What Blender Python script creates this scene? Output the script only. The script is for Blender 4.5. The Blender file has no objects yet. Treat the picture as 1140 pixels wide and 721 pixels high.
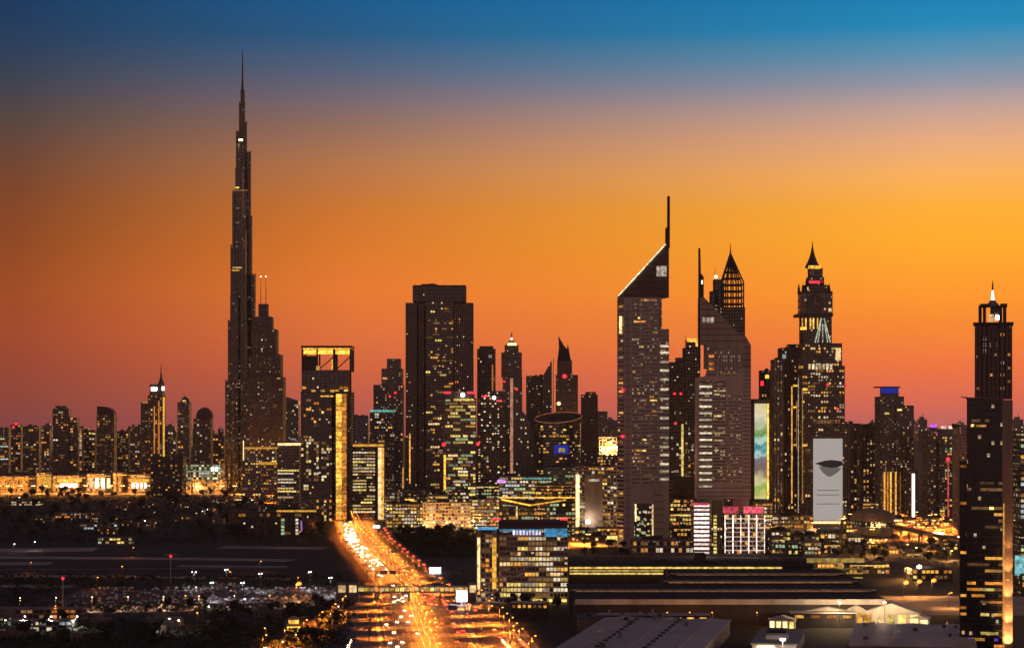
import bpy, bmesh, math, random
from mathutils import Vector, Matrix
random.seed(11)
C = bpy.context.scene.collection
sc = bpy.context.scene
R = math.radians
F, H, HZ = 2250.0, 130.0, 468.0            # focal length in photo pixels, eye height, horizon row of the photo

# ------------------------------------------------------------------ camera
cam = bpy.data.cameras.new('camera')
cam.sensor_width = 36.0
cam.lens = 36.0 * F / 1140.0
cam.shift_y = 107.5 / 1140.0
cam.clip_start, cam.clip_end = 5.0, 90000.0
co = bpy.data.objects.new('camera', cam)
C.objects.link(co)
co.location = (0, 0, H)
co.rotation_euler = (R(90), 0, 0)
sc.camera = co

# ------------------------------------------------------------------ exposure
sc.view_settings.view_transform = 'Standard'
sc.view_settings.look = 'None'
sc.view_settings.exposure = 0.0
sc.view_settings.gamma = 1.0
sc.view_settings.use_curve_mapping = False
sc.cycles.use_denoising = True
sc.cycles.max_bounces = 5
sc.cycles.diffuse_bounces = 2
sc.cycles.glossy_bounces = 2
sc.cycles.transmission_bounces = 2
sc.cycles.volume_bounces = 0
sc.cycles.sample_clamp_indirect = 4.0

# ------------------------------------------------------------------ dusk sky
def lin(c):
    return tuple((v / 255 / 12.92) if v <= 10 else ((v / 255 + 0.055) / 1.055) ** 2.4 for v in c)
world = bpy.data.worlds.new('World')
sc.world = world
world.use_nodes = True
nt = world.node_tree
nt.nodes.clear()
N, L = nt.nodes.new, nt.links.new
def wmath(op, a, b=None, clamp=False):
    n = N('ShaderNodeMath'); n.operation = op; n.use_clamp = clamp
    for i, v in enumerate((a, b)):
        if v is None: continue
        if isinstance(v, (int, float)): n.inputs[i].default_value = v
        else: L(v, n.inputs[i])
    return n.outputs[0]
tc = N('ShaderNodeTexCoord')
sx = N('ShaderNodeSeparateXYZ'); L(tc.outputs['Generated'], sx.inputs[0])
elev = wmath('MULTIPLY', wmath('ARCSINE', sx.outputs[2]), 180 / math.pi)
azim = wmath('MULTIPLY', wmath('ARCTAN2', sx.outputs[0], sx.outputs[1]), 180 / math.pi)   # 0 = towards the towers, + = right
def sky_ramp(rows, gain=0.0):
    """rows: (photo row, sRGB) from the horizon up; the ramp runs over 0 .. 24 degrees of elevation"""
    r = N('ShaderNodeValToRGB'); r.color_ramp.interpolation = 'B_SPLINE' if False else 'LINEAR'
    pts = sorted((math.degrees(math.atan((HZ - y) / F)) / 24.0, c) for y, c in rows)
    el = r.color_ramp.elements
    while len(el) < len(pts): el.new(0.5)
    for e, (p, c) in zip(el, pts):
        e.position = max(0, min(1, p)); k_ = gain * max(0.0, min(1.0, (0.36 - p) / 0.22)); e.color = (*[v * (1 + k_) for v in lin(c)], 1)
    L(wmath('DIVIDE', elev, 24.0, True), r.inputs[0])
    return r.outputs[0]
left = sky_ramp([(468, (146, 72, 70)), (448, (156, 74, 62)), (410, (170, 74, 50)), (370, (182, 78, 40)), (325, (172, 80, 33)), (270, (150, 74, 31)), (220, (130, 71, 40)), (180, (110, 70, 54)), (140, (84, 70, 66)), (100, (58, 66, 82)), (60, (30, 62, 92)), (0, (4, 56, 98)), (-500, (36, 38, 56))], 0.0)
mid = sky_ramp([(468, (188, 90, 84)), (448, (202, 96, 78)), (410, (226, 106, 66)), (370, (242, 120, 58)), (325, (242, 126, 46)), (280, (228, 122, 40)), (230, (210, 120, 48)), (180, (184, 120, 78)), (140, (150, 112, 98)), (110, (120, 106, 116)), (80, (84, 100, 126)), (40, (32, 92, 136)), (0, (6, 92, 145)), (-500, (36, 40, 58))], 0.14)
right = sky_ramp([(468, (200, 102, 94)), (448, (222, 106, 82)), (410, (246, 118, 64)), (370, (255, 138, 46)), (330, (255, 152, 40)), (270, (255, 172, 40)), (235, (255, 176, 54)), (200, (255, 180, 94)), (160, (236, 176, 132)), (130, (206, 170, 156)), (100, (152, 156, 172)), (70, (96, 150, 182)), (38, (20, 142, 190)), (0, (0, 130, 188)), (-500, (38, 44, 62))], 0.28)
back = sky_ramp([(468, (140, 104, 96)), (200, (166, 120, 112)), (-100, (132, 102, 104)), (-500, (92, 77, 82))])
def wmix(f, a, b):
    m = N('ShaderNodeMix'); m.data_type = 'RGBA'
    if isinstance(f, (int, float)): m.inputs[0].default_value = f
    else: L(f, m.inputs[0])
    L(a, m.inputs[6]); L(b, m.inputs[7])
    return m.outputs[2]
def band(a, b):
    n = N('ShaderNodeMapRange'); n.interpolation_type = 'LINEAR'
    n.inputs[1].default_value = a; n.inputs[2].default_value = b
    L(azim, n.inputs[0]); return n.outputs[0]
front = wmix(band(-4.6, 12.0), wmix(band(-13.8, -4.6), left, mid), right)
away = N('ShaderNodeMapRange'); away.interpolation_type = 'SMOOTHSTEP'
away.inputs[1].default_value = 40; away.inputs[2].default_value = 105
L(wmath('ABSOLUTE', azim), away.inputs[0])
grad = wmix(away.outputs[0], front, back)
nish = N('ShaderNodeTexSky'); nish.sky_type = 'NISHITA'; nish.sun_disc = False
SUN_EL, SUN_AZ = 1.2, 24.0
nish.sun_elevation = R(SUN_EL); nish.sun_rotation = R(SUN_AZ)
nish.altitude = 130; nish.air_density = 1.5; nish.dust_density = 3.0; nish.ozone_density = 3.0
bg_a = N('ShaderNodeBackground'); L(grad, bg_a.inputs[0]); bg_a.inputs[1].default_value = 1.0
bg_b = N('ShaderNodeBackground'); L(nish.outputs[0], bg_b.inputs[0]); bg_b.inputs[1].default_value = 0.003
ad = N('ShaderNodeAddShader'); L(bg_a.outputs[0], ad.inputs[0]); L(bg_b.outputs[0], ad.inputs[1])
wo = N('ShaderNodeOutputWorld'); L(ad.outputs[0], wo.inputs[0])

sun = bpy.data.lights.new('sun', 'SUN')
sun.energy = 0.6; sun.angle = R(0.6); sun.color = (1.0, 0.45, 0.12)
so = bpy.data.objects.new('sun', sun); C.objects.link(so)
d = Vector((math.sin(R(SUN_AZ)) * math.cos(R(SUN_EL)), math.cos(R(SUN_AZ)) * math.cos(R(SUN_EL)), math.sin(R(SUN_EL))))
so.rotation_euler = d.to_track_quat('Z', 'Y').to_euler()
so.location = (800, 3000, 900)

# ------------------------------------------------------------------ helpers
def PX(px, Y): return (px - 570.0) * Y / F
def PZ(py, Y): return H - (py - HZ) * Y / F
def GY(py, z=0.0): return (H - z) * F / (py - HZ)           # distance at which height z shows on photo row py

class MB:
    """collects boxes, prisms and tubes; build() links them as ONE mesh object"""
    def __init__(s): s.v, s.f, s.m = [], [], []
    def face(s, idx, mi=0): s.f.append(idx); s.m.append(mi)
    def box(s, x0, x1, y0, y1, z0, z1, mi=0):
        b = len(s.v)
        s.v += [(x0, y0, z0), (x1, y0, z0), (x1, y1, z0), (x0, y1, z0), (x0, y0, z1), (x1, y0, z1), (x1, y1, z1), (x0, y1, z1)]
        for q in ((0, 3, 2, 1), (4, 5, 6, 7), (0, 1, 5, 4), (1, 2, 6, 5), (2, 3, 7, 6), (3, 0, 4, 7)):
            s.face(tuple(b + i for i in q), mi)
        return s
    def prism(s, poly, z0, zt, mi=0):
        """poly counter-clockwise seen from above; zt a number or f(x, y)"""
        b, n = len(s.v), len(poly)
        g = zt if callable(zt) else (lambda x, y: zt)
        g0 = z0 if callable(z0) else (lambda x, y: z0)
        s.v += [(x, y, g0(x, y)) for x, y in poly] + [(x, y, g(x, y)) for x, y in poly]
        s.face(tuple(b + i for i in reversed(range(n))), mi); s.face(tuple(b + n + i for i in range(n)), mi)
        for i in range(n):
            j = (i + 1) % n
            s.face((b + i, b + j, b + n + j, b + n + i), mi)
        return s
    def xz(s, poly, y0, y1, mi=0):
        """outline in x, z (counter-clockwise seen from the front), y0 front to y1 back"""
        b, n = len(s.v), len(poly)
        s.v += [(x, y0, z) for x, z in poly] + [(x, y1, z) for x, z in poly]
        s.face(tuple(b + i for i in range(n)), mi); s.face(tuple(b + n + i for i in reversed(range(n))), mi)
        for i in range(n):
            j = (i + 1) % n
            s.face((b + j, b + i, b + n + i, b + n + j), mi)
        return s
    def lathe(s, prof, cx=0, cy=0, n=12, mi=0, sx=1.0, sy=1.0, ph=0.0):
        b = len(s.v)
        for r, z in prof:
            for k in range(n):
                a = 2 * math.pi * k / n + ph
                s.v.append((cx + r * sx * math.cos(a), cy + r * sy * math.sin(a), z))
        for i in range(len(prof) - 1):
            for k in range(n):
                k2 = (k + 1) % n
                s.face((b + i * n + k, b + i * n + k2, b + (i + 1) * n + k2, b + (i + 1) * n + k), mi)
        s.face(tuple(b + k for k in reversed(range(n))), mi)
        t = b + (len(prof) - 1) * n
        s.face(tuple(t + k for k in range(n)), mi)
        return s
    def bar(s, p, q, r, n=6, mi=0, r2=None):
        p, q = Vector(p), Vector(q); r2 = r if r2 is None else r2
        w = (q - p).normalized()
        u = w.orthogonal().normalized(); v = w.cross(u)
        b = len(s.v)
        for c, rr in ((p, r), (q, r2)):
            for k in range(n):
                a = 2 * math.pi * k / n
                s.v.append(tuple(c + u * rr * math.cos(a) + v * rr * math.sin(a)))
        for k in range(n):
            k2 = (k + 1) % n
            s.face((b + k, b + k2, b + n + k2, b + n + k), mi)
        s.face(tuple(b + k for k in reversed(range(n))), mi); s.face(tuple(b + n + k for k in range(n)), mi)
        return s
    def strip(s, lft, rgt, z, mi=0):
        """sheet between two polylines of equal length"""
        b, n = len(s.v), len(lft)
        zz = z if isinstance(z, (list, tuple)) else [z] * n
        s.v += [(x, y, zz[i]) for i, (x, y) in enumerate(lft)] + [(x, y, zz[i]) for i, (x, y) in enumerate(rgt)]
        for i in range(n - 1): s.face((b + i, b + n + i, b + n + i + 1, b + i + 1), mi)
        return s
    def mesh(s, name, mats):
        me = bpy.data.meshes.new(name)
        me.from_pydata(s.v, [], s.f)
        for m in (mats if isinstance(mats, (list, tuple)) else [mats]): me.materials.append(m)
        me.polygons.foreach_set('material_index', s.m)
        me.update()
        return me
    def build(s, name, mats, parent=None, loc=None):
        return link(name, s.mesh(name, mats), parent, loc)

def link(name, data, parent=None, loc=None):
    o = bpy.data.objects.new(name, data); C.objects.link(o)
    if parent is not None: o.parent = parent
    if loc is not None: o.location = loc
    return o
def tag(o, label=None, cat=None, group=None, kind=None):
    if label: o['label'] = label
    if cat: o['category'] = cat
    if group: o['group'] = group
    if kind: o['kind'] = kind
    return o
def thing(name, label, cat, loc=(0, 0, 0), rz=0.0, group=None):
    o = link(name, None, None, loc); o.rotation_euler = (0, 0, rz); o.empty_display_size = 1
    return tag(o, label, cat, group)
def copy_tree(o, kids, loc, rz=0.0, label=None, group=None, scale=None):
    """a copy of a thing with copies of its parts and sub-parts"""
    r = o.copy(); C.objects.link(r); r.location = loc; r.rotation_euler = (0, 0, rz)
    if scale: r.scale = (scale,) * 3 if isinstance(scale, (int, float)) else scale
    if label: r['label'] = label
    if group: r['group'] = group
    for ch, gr in kids:
        c = ch.copy(); C.objects.link(c); c.parent = r
        for g in gr:
            e = g.copy(); C.objects.link(e); e.parent = c
    return r

# ------------------------------------------------------------------ materials
MATS = {}
def newmat(name):
    m = bpy.data.materials.new(name); m.use_nodes = True
    return m, m.node_tree, m.node_tree.nodes['Principled BSDF']
def wall(name, col, rough=0.7, metal=0.0, var=0.25, scale=0.05):
    """solid cladding with soft weathering"""
    if name in MATS: return MATS[name]
    m, t, p = newmat(name)
    co_ = t.nodes.new('ShaderNodeTexCoord'); n1 = t.nodes.new('ShaderNodeTexNoise'); n1.inputs['Scale'].default_value = scale; n1.inputs['Detail'].default_value = 6
    mp = t.nodes.new('ShaderNodeMapping'); mp.inputs['Scale'].default_value = (3, 3, 0.5)
    t.links.new(co_.outputs['Object'], mp.inputs[0]); t.links.new(mp.outputs[0], n1.inputs['Vector'])
    rp = t.nodes.new('ShaderNodeMapRange'); rp.inputs[3].default_value = 1 - var; rp.inputs[4].default_value = 1 + var; rp.inputs[1].default_value = 0.3; rp.inputs[2].default_value = 0.7
    t.links.new(n1.outputs[0], rp.inputs[0])
    mx = t.nodes.new('ShaderNodeVectorMath'); mx.operation = 'SCALE'; mx.inputs[0].default_value = col
    t.links.new(rp.outputs[0], mx.inputs['Scale']); t.links.new(mx.outputs[0], p.inputs['Base Color'])
    p.inputs['Roughness'].default_value = rough; p.inputs['Metallic'].default_value = metal
    MATS[name] = m
    return m
def glass(name, col=(0.02, 0.022, 0.028), p_lit=0.06, bay=3.0, fl=3.8, power=0.6, tint=(1.0, 0.62, 0.25), rough=0.12, ior=2.1):
    """dark curtain wall; a share of its panes, chosen at random, is dimly lit from inside"""
    if name in MATS: return MATS[name]
    m, t, p = newmat(name)
    nn, ll = t.nodes.new, t.links.new
    def mth(op, a, b=None, c=None):
        n = nn('ShaderNodeMath'); n.operation = op
        for i, v in enumerate((a, b, c)):
            if v is None: continue
            if isinstance(v, (int, float)): n.inputs[i].default_value = v
            else: ll(v, n.inputs[i])
        return n.outputs[0]
    co_ = nn('ShaderNodeTexCoord'); s_ = nn('ShaderNodeSeparateXYZ'); ll(co_.outputs['Object'], s_.inputs[0])
    u = mth('DIVIDE', mth('ADD', s_.outputs[0], mth('MULTIPLY', s_.outputs[1], 1.37)), bay); v = mth('DIVIDE', s_.outputs[2], fl)
    oi = nn('ShaderNodeObjectInfo')
    cv = nn('ShaderNodeCombineXYZ'); ll(mth('FLOOR', u), cv.inputs[0]); ll(mth('FLOOR', v), cv.inputs[1]); ll(mth('MULTIPLY', oi.outputs['Random'], 91.0), cv.inputs[2])
    wn = nn('ShaderNodeTexWhiteNoise'); wn.noise_dimensions = '3D'; ll(cv.outputs[0], wn.inputs['Vector'])
    sc_ = nn('ShaderNodeSeparateColor'); ll(wn.outputs['Color'], sc_.inputs[0])
    lit = mth('GREATER_THAN', wn.outputs['Value'], 1 - p_lit)
    fu, fv = mth('FRACT', u), mth('FRACT', v)
    inside = mth('MULTIPLY', mth('MULTIPLY', mth('GREATER_THAN', fu, 0.18), mth('LESS_THAN', fu, 0.82)), mth('MULTIPLY', mth('GREATER_THAN', fv, 0.3), mth('LESS_THAN', fv, 0.86)))
    amt = mth('MULTIPLY', mth('MULTIPLY', lit, inside), mth('MULTIPLY', mth('POWER', sc_.outputs[0], 2.0), power * 2.2))
    cr = nn('ShaderNodeMix'); cr.data_type = 'RGBA'; ll(sc_.outputs[1], cr.inputs[0]); cr.inputs[6].default_value = (*tint, 1); cr.inputs[7].default_value = (1.0, 0.85, 0.6, 1)
    ll(cr.outputs[2], p.inputs['Emission Color']); ll(amt, p.inputs['Emission Strength'])
    bc = nn('ShaderNodeMix'); bc.data_type = 'RGBA'; ll(sc_.outputs[2], bc.inputs[0]); bc.inputs[6].default_value = (*[c * 0.6 for c in col], 1); bc.inputs[7].default_value = (*[c * 1.6 for c in col], 1)
    ll(bc.outputs[2], p.inputs['Base Color'])
    ll(mth('MULTIPLY_ADD', sc_.outputs[1], 0.12, rough), p.inputs['Roughness'])
    p.inputs['IOR'].default_value = ior
    MATS[name] = m
    return m
def glow(name, col, power, patchy=True):
    """something that gives off light: a lit window, lamp or sign"""
    if name in MATS: return MATS[name]
    m, t, p = newmat(name)
    nn, ll = t.nodes.new, t.links.new
    p.inputs['Base Color'].default_value = (0.02, 0.02, 0.02, 1)
    p.inputs['Emission Color'].default_value = (*col, 1)
    p.inputs['Emission Strength'].default_value = power; p.inputs['Specular IOR Level'].default_value = 0.1
    if patchy:
        oi = nn('ShaderNodeObjectInfo'); co_ = nn('ShaderNodeTexCoord')
        ad_ = nn('ShaderNodeVectorMath'); ll(co_.outputs['Object'], ad_.inputs[0]); ll(oi.outputs['Location'], ad_.inputs[1])
        no = nn('ShaderNodeTexNoise'); no.inputs['Scale'].default_value = 0.35; no.inputs['Detail'].default_value = 2; ll(ad_.outputs[0], no.inputs['Vector'])
        r1 = nn('ShaderNodeMapRange'); r1.inputs[1].default_value = 0.3; r1.inputs[2].default_value = 0.7; r1.inputs[3].default_value = 0.35; r1.inputs[4].default_value = 1.4; ll(no.outputs[0], r1.inputs[0])
        r2 = nn('ShaderNodeMapRange'); r2.inputs[3].default_value = 0.4 * power; r2.inputs[4].default_value = 1.5 * power; ll(oi.outputs['Random'], r2.inputs[0])
        mu = nn('ShaderNodeMath'); mu.operation = 'MULTIPLY'; ll(r1.outputs[0], mu.inputs[0]); ll(r2.outputs[0], mu.inputs[1])
        ll(mu.outputs[0], p.inputs['Emission Strength'])
    MATS[name] = m
    return m
MAUVE = wall('mauve concrete', (0.20, 0.15, 0.15))
BROWN = wall('brown granite', (0.10, 0.07, 0.065))
DARK = wall('dark cladding', (0.045, 0.038, 0.04))
GREY = wall('grey concrete', (0.22, 0.20, 0.20))
BEIGE = wall('beige render', (0.38, 0.29, 0.22))
SILVER = wall('silver panels', (0.52, 0.44, 0.41), rough=0.5, metal=0.15, var=0.12)
STEEL = wall('painted steel', (0.12, 0.11, 0.11), rough=0.5, metal=0.5)
PALE = wall('pale stone', (0.5, 0.42, 0.34))
WHITE = wall('white render', (0.62, 0.58, 0.54))
BLUEG = wall('blue panels', (0.06, 0.10, 0.18), rough=0.3)
TEAL = wall('teal panels', (0.07, 0.16, 0.17), rough=0.4)
G_DARK = glass('dark glazing', p_lit=0.07, power=0.35)
G_SILVER = glass('silver tower glazing', (0.03, 0.025, 0.025), p_lit=0.22, bay=2.6, fl=3.9, power=0.22, tint=(1.0, 0.5, 0.14))
G_BLACK = glass('black glazing', (0.012, 0.012, 0.015), p_lit=0.03, power=0.5)
G_RES = glass('flat windows', p_lit=0.14, bay=3.4, fl=3.4, power=0.2)
G_FAR = glass('far windows', (0.04, 0.03, 0.035), p_lit=0.11, bay=6.5, fl=6.0, power=0.16)
G_BUSY = glass('busy office glazing', p_lit=0.38, bay=3.0, fl=3.8, power=0.35, tint=(1.0, 0.62, 0.22))
G_BLUE = glass('blue glazing', (0.03, 0.06, 0.12), p_lit=0.05, power=0.5)
G_TOWER = glass('great tower glazing', (0.016, 0.014, 0.016), p_lit=0.05, bay=4.5, fl=4.5, power=0.07, tint=(1.0, 0.75, 0.5), rough=0.2)
GOLD = glow('gold windows', (1.0, 0.46, 0.08), 0.8)
AMBER = glow('amber windows', (1.0, 0.34, 0.05), 0.7)
WARM = glow('warm windows', (1.0, 0.66, 0.30), 0.8)
YEL = glow('yellow windows', (1.0, 0.72, 0.18), 1.0)
COOL = glow('cool windows', (0.8, 0.95, 1.0), 0.6)
GREEN = glow('green white windows', (0.72, 0.95, 0.5), 0.5)
CREAM = glow('cream windows', (1.0, 0.82, 0.56), 0.75)
DIM = glow('dim windows', (1.0, 0.5, 0.18), 0.2)
FLOOD_GOLD = glow('gold floodlight', (1.0, 0.48, 0.06), 1.5)
FLOOD_WARM = glow('warm floodlight', (1.0, 0.66, 0.28), 2.2)
LAMP_ORANGE = glow('orange lamp', (1.0, 0.36, 0.05), 5.0, False)
LAMP_GOLD = glow('gold lamp', (1.0, 0.55, 0.16), 6.0, False)
HALL_GREEN = glow('pale green hall light', (0.72, 1.0, 0.62), 1.0)
LAMP_AMBER = glow('amber lamp', (1.0, 0.26, 0.03), 2.6, False)
LAMP_WARM = glow('warm lamp', (1.0, 0.66, 0.28), 14.0, False)
LAMP_WHITE = glow('white lamp', (1.0, 0.93, 0.85), 16.0, False)
LAMP_RED = glow('red lamp', (1.0, 0.02, 0.035), 3.0, False)
RED_SIGN = glow('red sign', (1.0, 0.04, 0.07), 1.3, False)
BLUE_SIGN = glow('blue sign', (0.03, 0.06, 0.7), 0.4, False)
SKY_SIGN = glow('sky blue sign', (0.10, 0.42, 0.75), 0.75)
WHITE_LINE = glow('white light line', (1.0, 0.84, 0.66), 3.0, False)
PINK_LINE = glow('pink white light line', (1.0, 0.75, 0.68), 2.4)
MIXED = [GOLD, GOLD, WARM, YEL, CREAM, AMBER, DIM, DIM]
OFFICE = [YEL, YEL, GOLD, WARM, GREEN, CREAM, DIM]
GOLDS = [GOLD, GOLD, AMBER, YEL, DIM]
WHITES = [CREAM, WARM, COOL, GREEN, DIM]

# ------------------------------------------------------------------ buildings
WIN = {}
def win_mesh(w, h, m, t=0.3):
    k = (round(w, 1), round(h, 1), m.name, t)
    if k not in WIN:
        WIN[k] = MB().box(-k[0] / 2, k[0] / 2, -t / 2, t / 2, -k[1] / 2, k[1] / 2).mesh('lit_window', m)
    return WIN[k]
class Bld:
    """a building: the local x axis runs right, y away from the eye, z up; y = 0 is its front"""
    def __init__(s, name, label, cat, px, Y, rot=0.0, group=None, wallm=MAUVE, glassm=G_DARK):
        s.Y, s.px = Y, px
        s.root = thing(name, label, cat, (PX(px, Y), Y, 0), R(rot), group)
        s.g, s.w, s.wm, s.gm = MB(), MB(), wallm, glassm
        s.segs, s.wins, s.hf = [], [], 0.92
    def lx(s, px): return (px - s.px) * s.Y / F
    def lxb(s, px, d):
        """local x of a far corner that shows at px when it stands d behind the front"""
        return PX(px, s.Y + d) - PX(s.px, s.Y)
    def z(s, py): return PZ(py, s.Y)
    def span(s, a, b, d):
        x0 = s.lxb(a, d) if a > 570 else s.lx(a)
        x1 = s.lxb(b, d) if b < 570 else s.lx(b)
        return x0, x1
    def seg(s, x0, x1, y0, y1, z0, z1, fl=3.8, bay=4.0, bandw=0.35, pier=0.25, cap=1.2, out=0.4, faces='flr'):
        s.g.box(x0, x1, y0, y1, z0, z1)
        n = max(1, int((z1 - z0) / fl)); fl = (z1 - z0) / n
        if bandw:
            for k in range(n):
                zb = z0 + k * fl
                s.w.box(x0 - out, x1 + out, y0 - out, y1 + out, zb, zb + fl * bandw)
        nb = max(1, round((x1 - x0) / bay)); bw = (x1 - x0) / nb
        nd = max(1, round((y1 - y0) / bay)); bd = (y1 - y0) / nd
        if pier:
            po = out * 0.7
            for k in range(nb + 1):
                c = x0 + k * bw; h = bw * pier / 2
                s.w.box(c - h, c + h, y0 - po, y0 + 0.05, z0, z1 + 0.01)
            for k in range(nd + 1):
                c = y0 + k * bd; h = bd * pier / 2
                s.w.box(x0 - po, x0 + 0.05, c - h, c + h, z0, z1 + 0.01)
                s.w.box(x1 - 0.05, x1 + po, c - h, c + h, z0, z1 + 0.01)
        if cap: s.w.box(x0 - out * 1.3, x1 + out * 1.3, y0 - out * 1.3, y1 + out * 1.3, z1 - 0.3, z1 + cap)
        s.segs.append(dict(x0=x0, x1=x1, y0=y0, y1=y1, z0=z0, n=n, fl=fl, nb=nb, bw=bw, nd=nd, bd=bd, band=bandw, pier=pier))
        return s
    facing = False                                   # True: turned square to the eye, so neither flank shows
    def pseg(s, a, b, top, bot, d, y0=0.0, **k):
        """segment given by photo columns a, b and photo rows top, bottom (None: on the ground) at depth d"""
        x0 = s.lxb(a, y0 + d) if a > 570 else s.lxb(a, y0)
        x1 = s.lxb(b, y0 + d) if b < 570 else s.lxb(b, y0)
        if s.facing: x0, x1 = s.lx(a), s.lx(b)
        zt = PZ(top, s.Y + y0); zb = 0.0 if bot is None else PZ(bot, s.Y + y0)
        return s.seg(x0, x1, y0, y0 + d, zb, zt, **k)
    def lit(s, n, pal, seg=-1, face='f', run=(1, 3), rows=(0, 1), cols=(0, 1)):
        """n lit windows, spread over rows and columns (shares of the segment)"""
        g = s.segs[seg]; used = set(); tries = 0
        busy = [random.random() ** 2.2 for _ in range(g['n'] + 1)]        # some floors are awake, most are not
        nb, bw = (g['nb'], g['bw']) if face == 'f' else (g['nd'], g['bd'])
        r0, r1 = int(rows[0] * g['n']), max(int(rows[0] * g['n']) + 1, int(rows[1] * g['n']))
        c0, c1 = int(cols[0] * nb), max(int(cols[0] * nb) + 1, int(round(cols[1] * nb)))
        while n > 0 and tries < 4000:
            tries += 1
            r = random.choices(range(r0, r1), [busy[min(q, g['n'])] + 0.04 for q in range(r0, r1)])[0]; c = random.randrange(c0, c1); k = min(random.randint(*run), c1 - c)
            if any((r, c + i) in used for i in range(-1, k + 1)): continue
            used.update((r, c + i) for i in range(k)); n -= 1
            s.window(g, face, r, c, k, random.choice(pal))
        return s
    def window(s, g, face, r, c, k, m):
        bw = g['bw'] if face == 'f' else g['bd']
        h = g['fl'] * (1 - g['band']) * s.hf; z = g['z0'] + (r + g['band']) * g['fl'] + g['fl'] * (1 - g['band']) / 2
        w = k * bw - bw * g['pier'] * 1.0; u = (c + k / 2) * bw
        if face == 'f': s.wins.append(((g['x0'] + u, g['y0'], z), 0, w, h, m))
        elif face == 'r': s.wins.append(((g['x1'], g['y0'] + u, z), 1, w, h, m))
        else: s.wins.append(((g['x0'], g['y0'] + u, z), 1, w, h, m))
    def part(s, name, mb, m, label=None):
        o = mb.build(name, m, s.root)
        if label: o['label'] = label
        return o
    def add(s, name, m, label=None, **k):
        """a box part by photo columns and rows: px=(a, b), py=(top, bottom), y=(front, back)"""
        (a, b), (t, u), (y0, y1) = k['px'], k['py'], k['y']
        Yf = s.Y + y0
        x0, x1 = PX(a, Yf) - PX(s.px, s.Y), PX(b, Yf) - PX(s.px, s.Y)
        return s.part(name, MB().box(x0, x1, y0, y1, PZ(u, Yf), PZ(t, Yf)), m, label)
    def plant(s, x0, x1, y0, y1, z, n=4, h=4.0, m=None):
        b = MB()
        for _ in range(n):
            w = random.uniform(0.12, 0.3) * (x1 - x0); dd = random.uniform(0.2, 0.4) * (y1 - y0)
            x = random.uniform(x0 + w / 2, x1 - w / 2); y = random.uniform(y0 + dd / 2, y1 - dd / 2)
            b.box(x - w / 2, x + w / 2, y - dd / 2, y + dd / 2, z, z + h * random.uniform(0.5, 1))
        return s.part('roof_plant', b, m or DARK)
    def mast(s, px, py, z0, r=0.8, y=5.0, lamp=None, name='antenna'):
        x = PX(px, s.Y + y) - PX(s.px, s.Y); zt = PZ(py, s.Y + y)
        o = s.part(name, MB().bar((x, y, z0), (x, y, zt), r, r2=r * 0.35), STEEL)
        if lamp: MB().lathe([(0.1, zt - 0.8), (1.2, zt), (0.1, zt + 1.2)], x, y, 8).build('beacon', lamp, o)
        return o
    def beacon(s, px, py, m=LAMP_RED, r=1.2, y=-0.8):
        x = PX(px, s.Y + y) - PX(s.px, s.Y); z = PZ(py, s.Y + y)
        return s.part('beacon', MB().lathe([(0.1, z - r), (r * 0.8, z - r * 0.6), (r, z), (r * 0.8, z + r * 0.6), (0.1, z + r)], x, y, 8), m)
    def done(s):
        if s.g.v: s.g.build('glazing', s.gm, s.root)
        if s.w.v: s.w.build('wall', s.wm, s.root)
        s.wins.sort(key=lambda w: -w[2] * w[3])
        for (loc, side, w, h, m) in s.wins[:100]:
            o = link('lit_window', win_mesh(w, h, m), s.root, loc)
            if side: o.rotation_euler = (0, 0, math.pi / 2)
        if len(s.wins) > 100:
            b = MB(); ms = []
            for (loc, side, w, h, m) in s.wins[100:]:
                if m not in ms: ms.append(m)
                x, y, z = loc; i = ms.index(m)
                if side: b.box(x - 0.15, x + 0.15, y - w / 2, y + w / 2, z - h / 2, z + h / 2, i)
                else: b.box(x - w / 2, x + w / 2, y - 0.15, y + 0.15, z - h / 2, z + h / 2, i)
            tag(b.build('lit_windows', ms, s.root), kind='stuff')
        return s
# ================================================================== ground
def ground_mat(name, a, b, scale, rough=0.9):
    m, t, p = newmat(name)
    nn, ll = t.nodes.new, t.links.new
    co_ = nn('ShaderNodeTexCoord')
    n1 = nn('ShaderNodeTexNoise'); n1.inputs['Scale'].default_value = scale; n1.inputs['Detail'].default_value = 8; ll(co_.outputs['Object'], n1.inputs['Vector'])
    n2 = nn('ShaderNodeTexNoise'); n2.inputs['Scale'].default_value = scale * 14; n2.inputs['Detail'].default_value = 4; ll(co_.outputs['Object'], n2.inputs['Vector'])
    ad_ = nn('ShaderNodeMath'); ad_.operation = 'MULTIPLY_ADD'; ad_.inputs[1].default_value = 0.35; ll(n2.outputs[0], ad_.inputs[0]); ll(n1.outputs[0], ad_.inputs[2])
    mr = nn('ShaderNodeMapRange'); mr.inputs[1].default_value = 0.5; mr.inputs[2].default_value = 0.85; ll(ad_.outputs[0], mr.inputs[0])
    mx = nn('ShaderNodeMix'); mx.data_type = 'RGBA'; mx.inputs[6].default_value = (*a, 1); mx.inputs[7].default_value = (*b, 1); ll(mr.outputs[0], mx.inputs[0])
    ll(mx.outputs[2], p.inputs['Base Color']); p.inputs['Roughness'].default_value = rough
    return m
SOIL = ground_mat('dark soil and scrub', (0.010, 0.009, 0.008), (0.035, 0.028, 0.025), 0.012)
SAND = ground_mat('sand', (0.26, 0.20, 0.18), (0.46, 0.37, 0.33), 0.02)
ASPHALT = ground_mat('asphalt', (0.045, 0.043, 0.042), (0.085, 0.08, 0.076), 0.05, 0.6)
PAVING = ground_mat('paving', (0.26, 0.22, 0.21), (0.36, 0.30, 0.28), 0.04)
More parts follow.
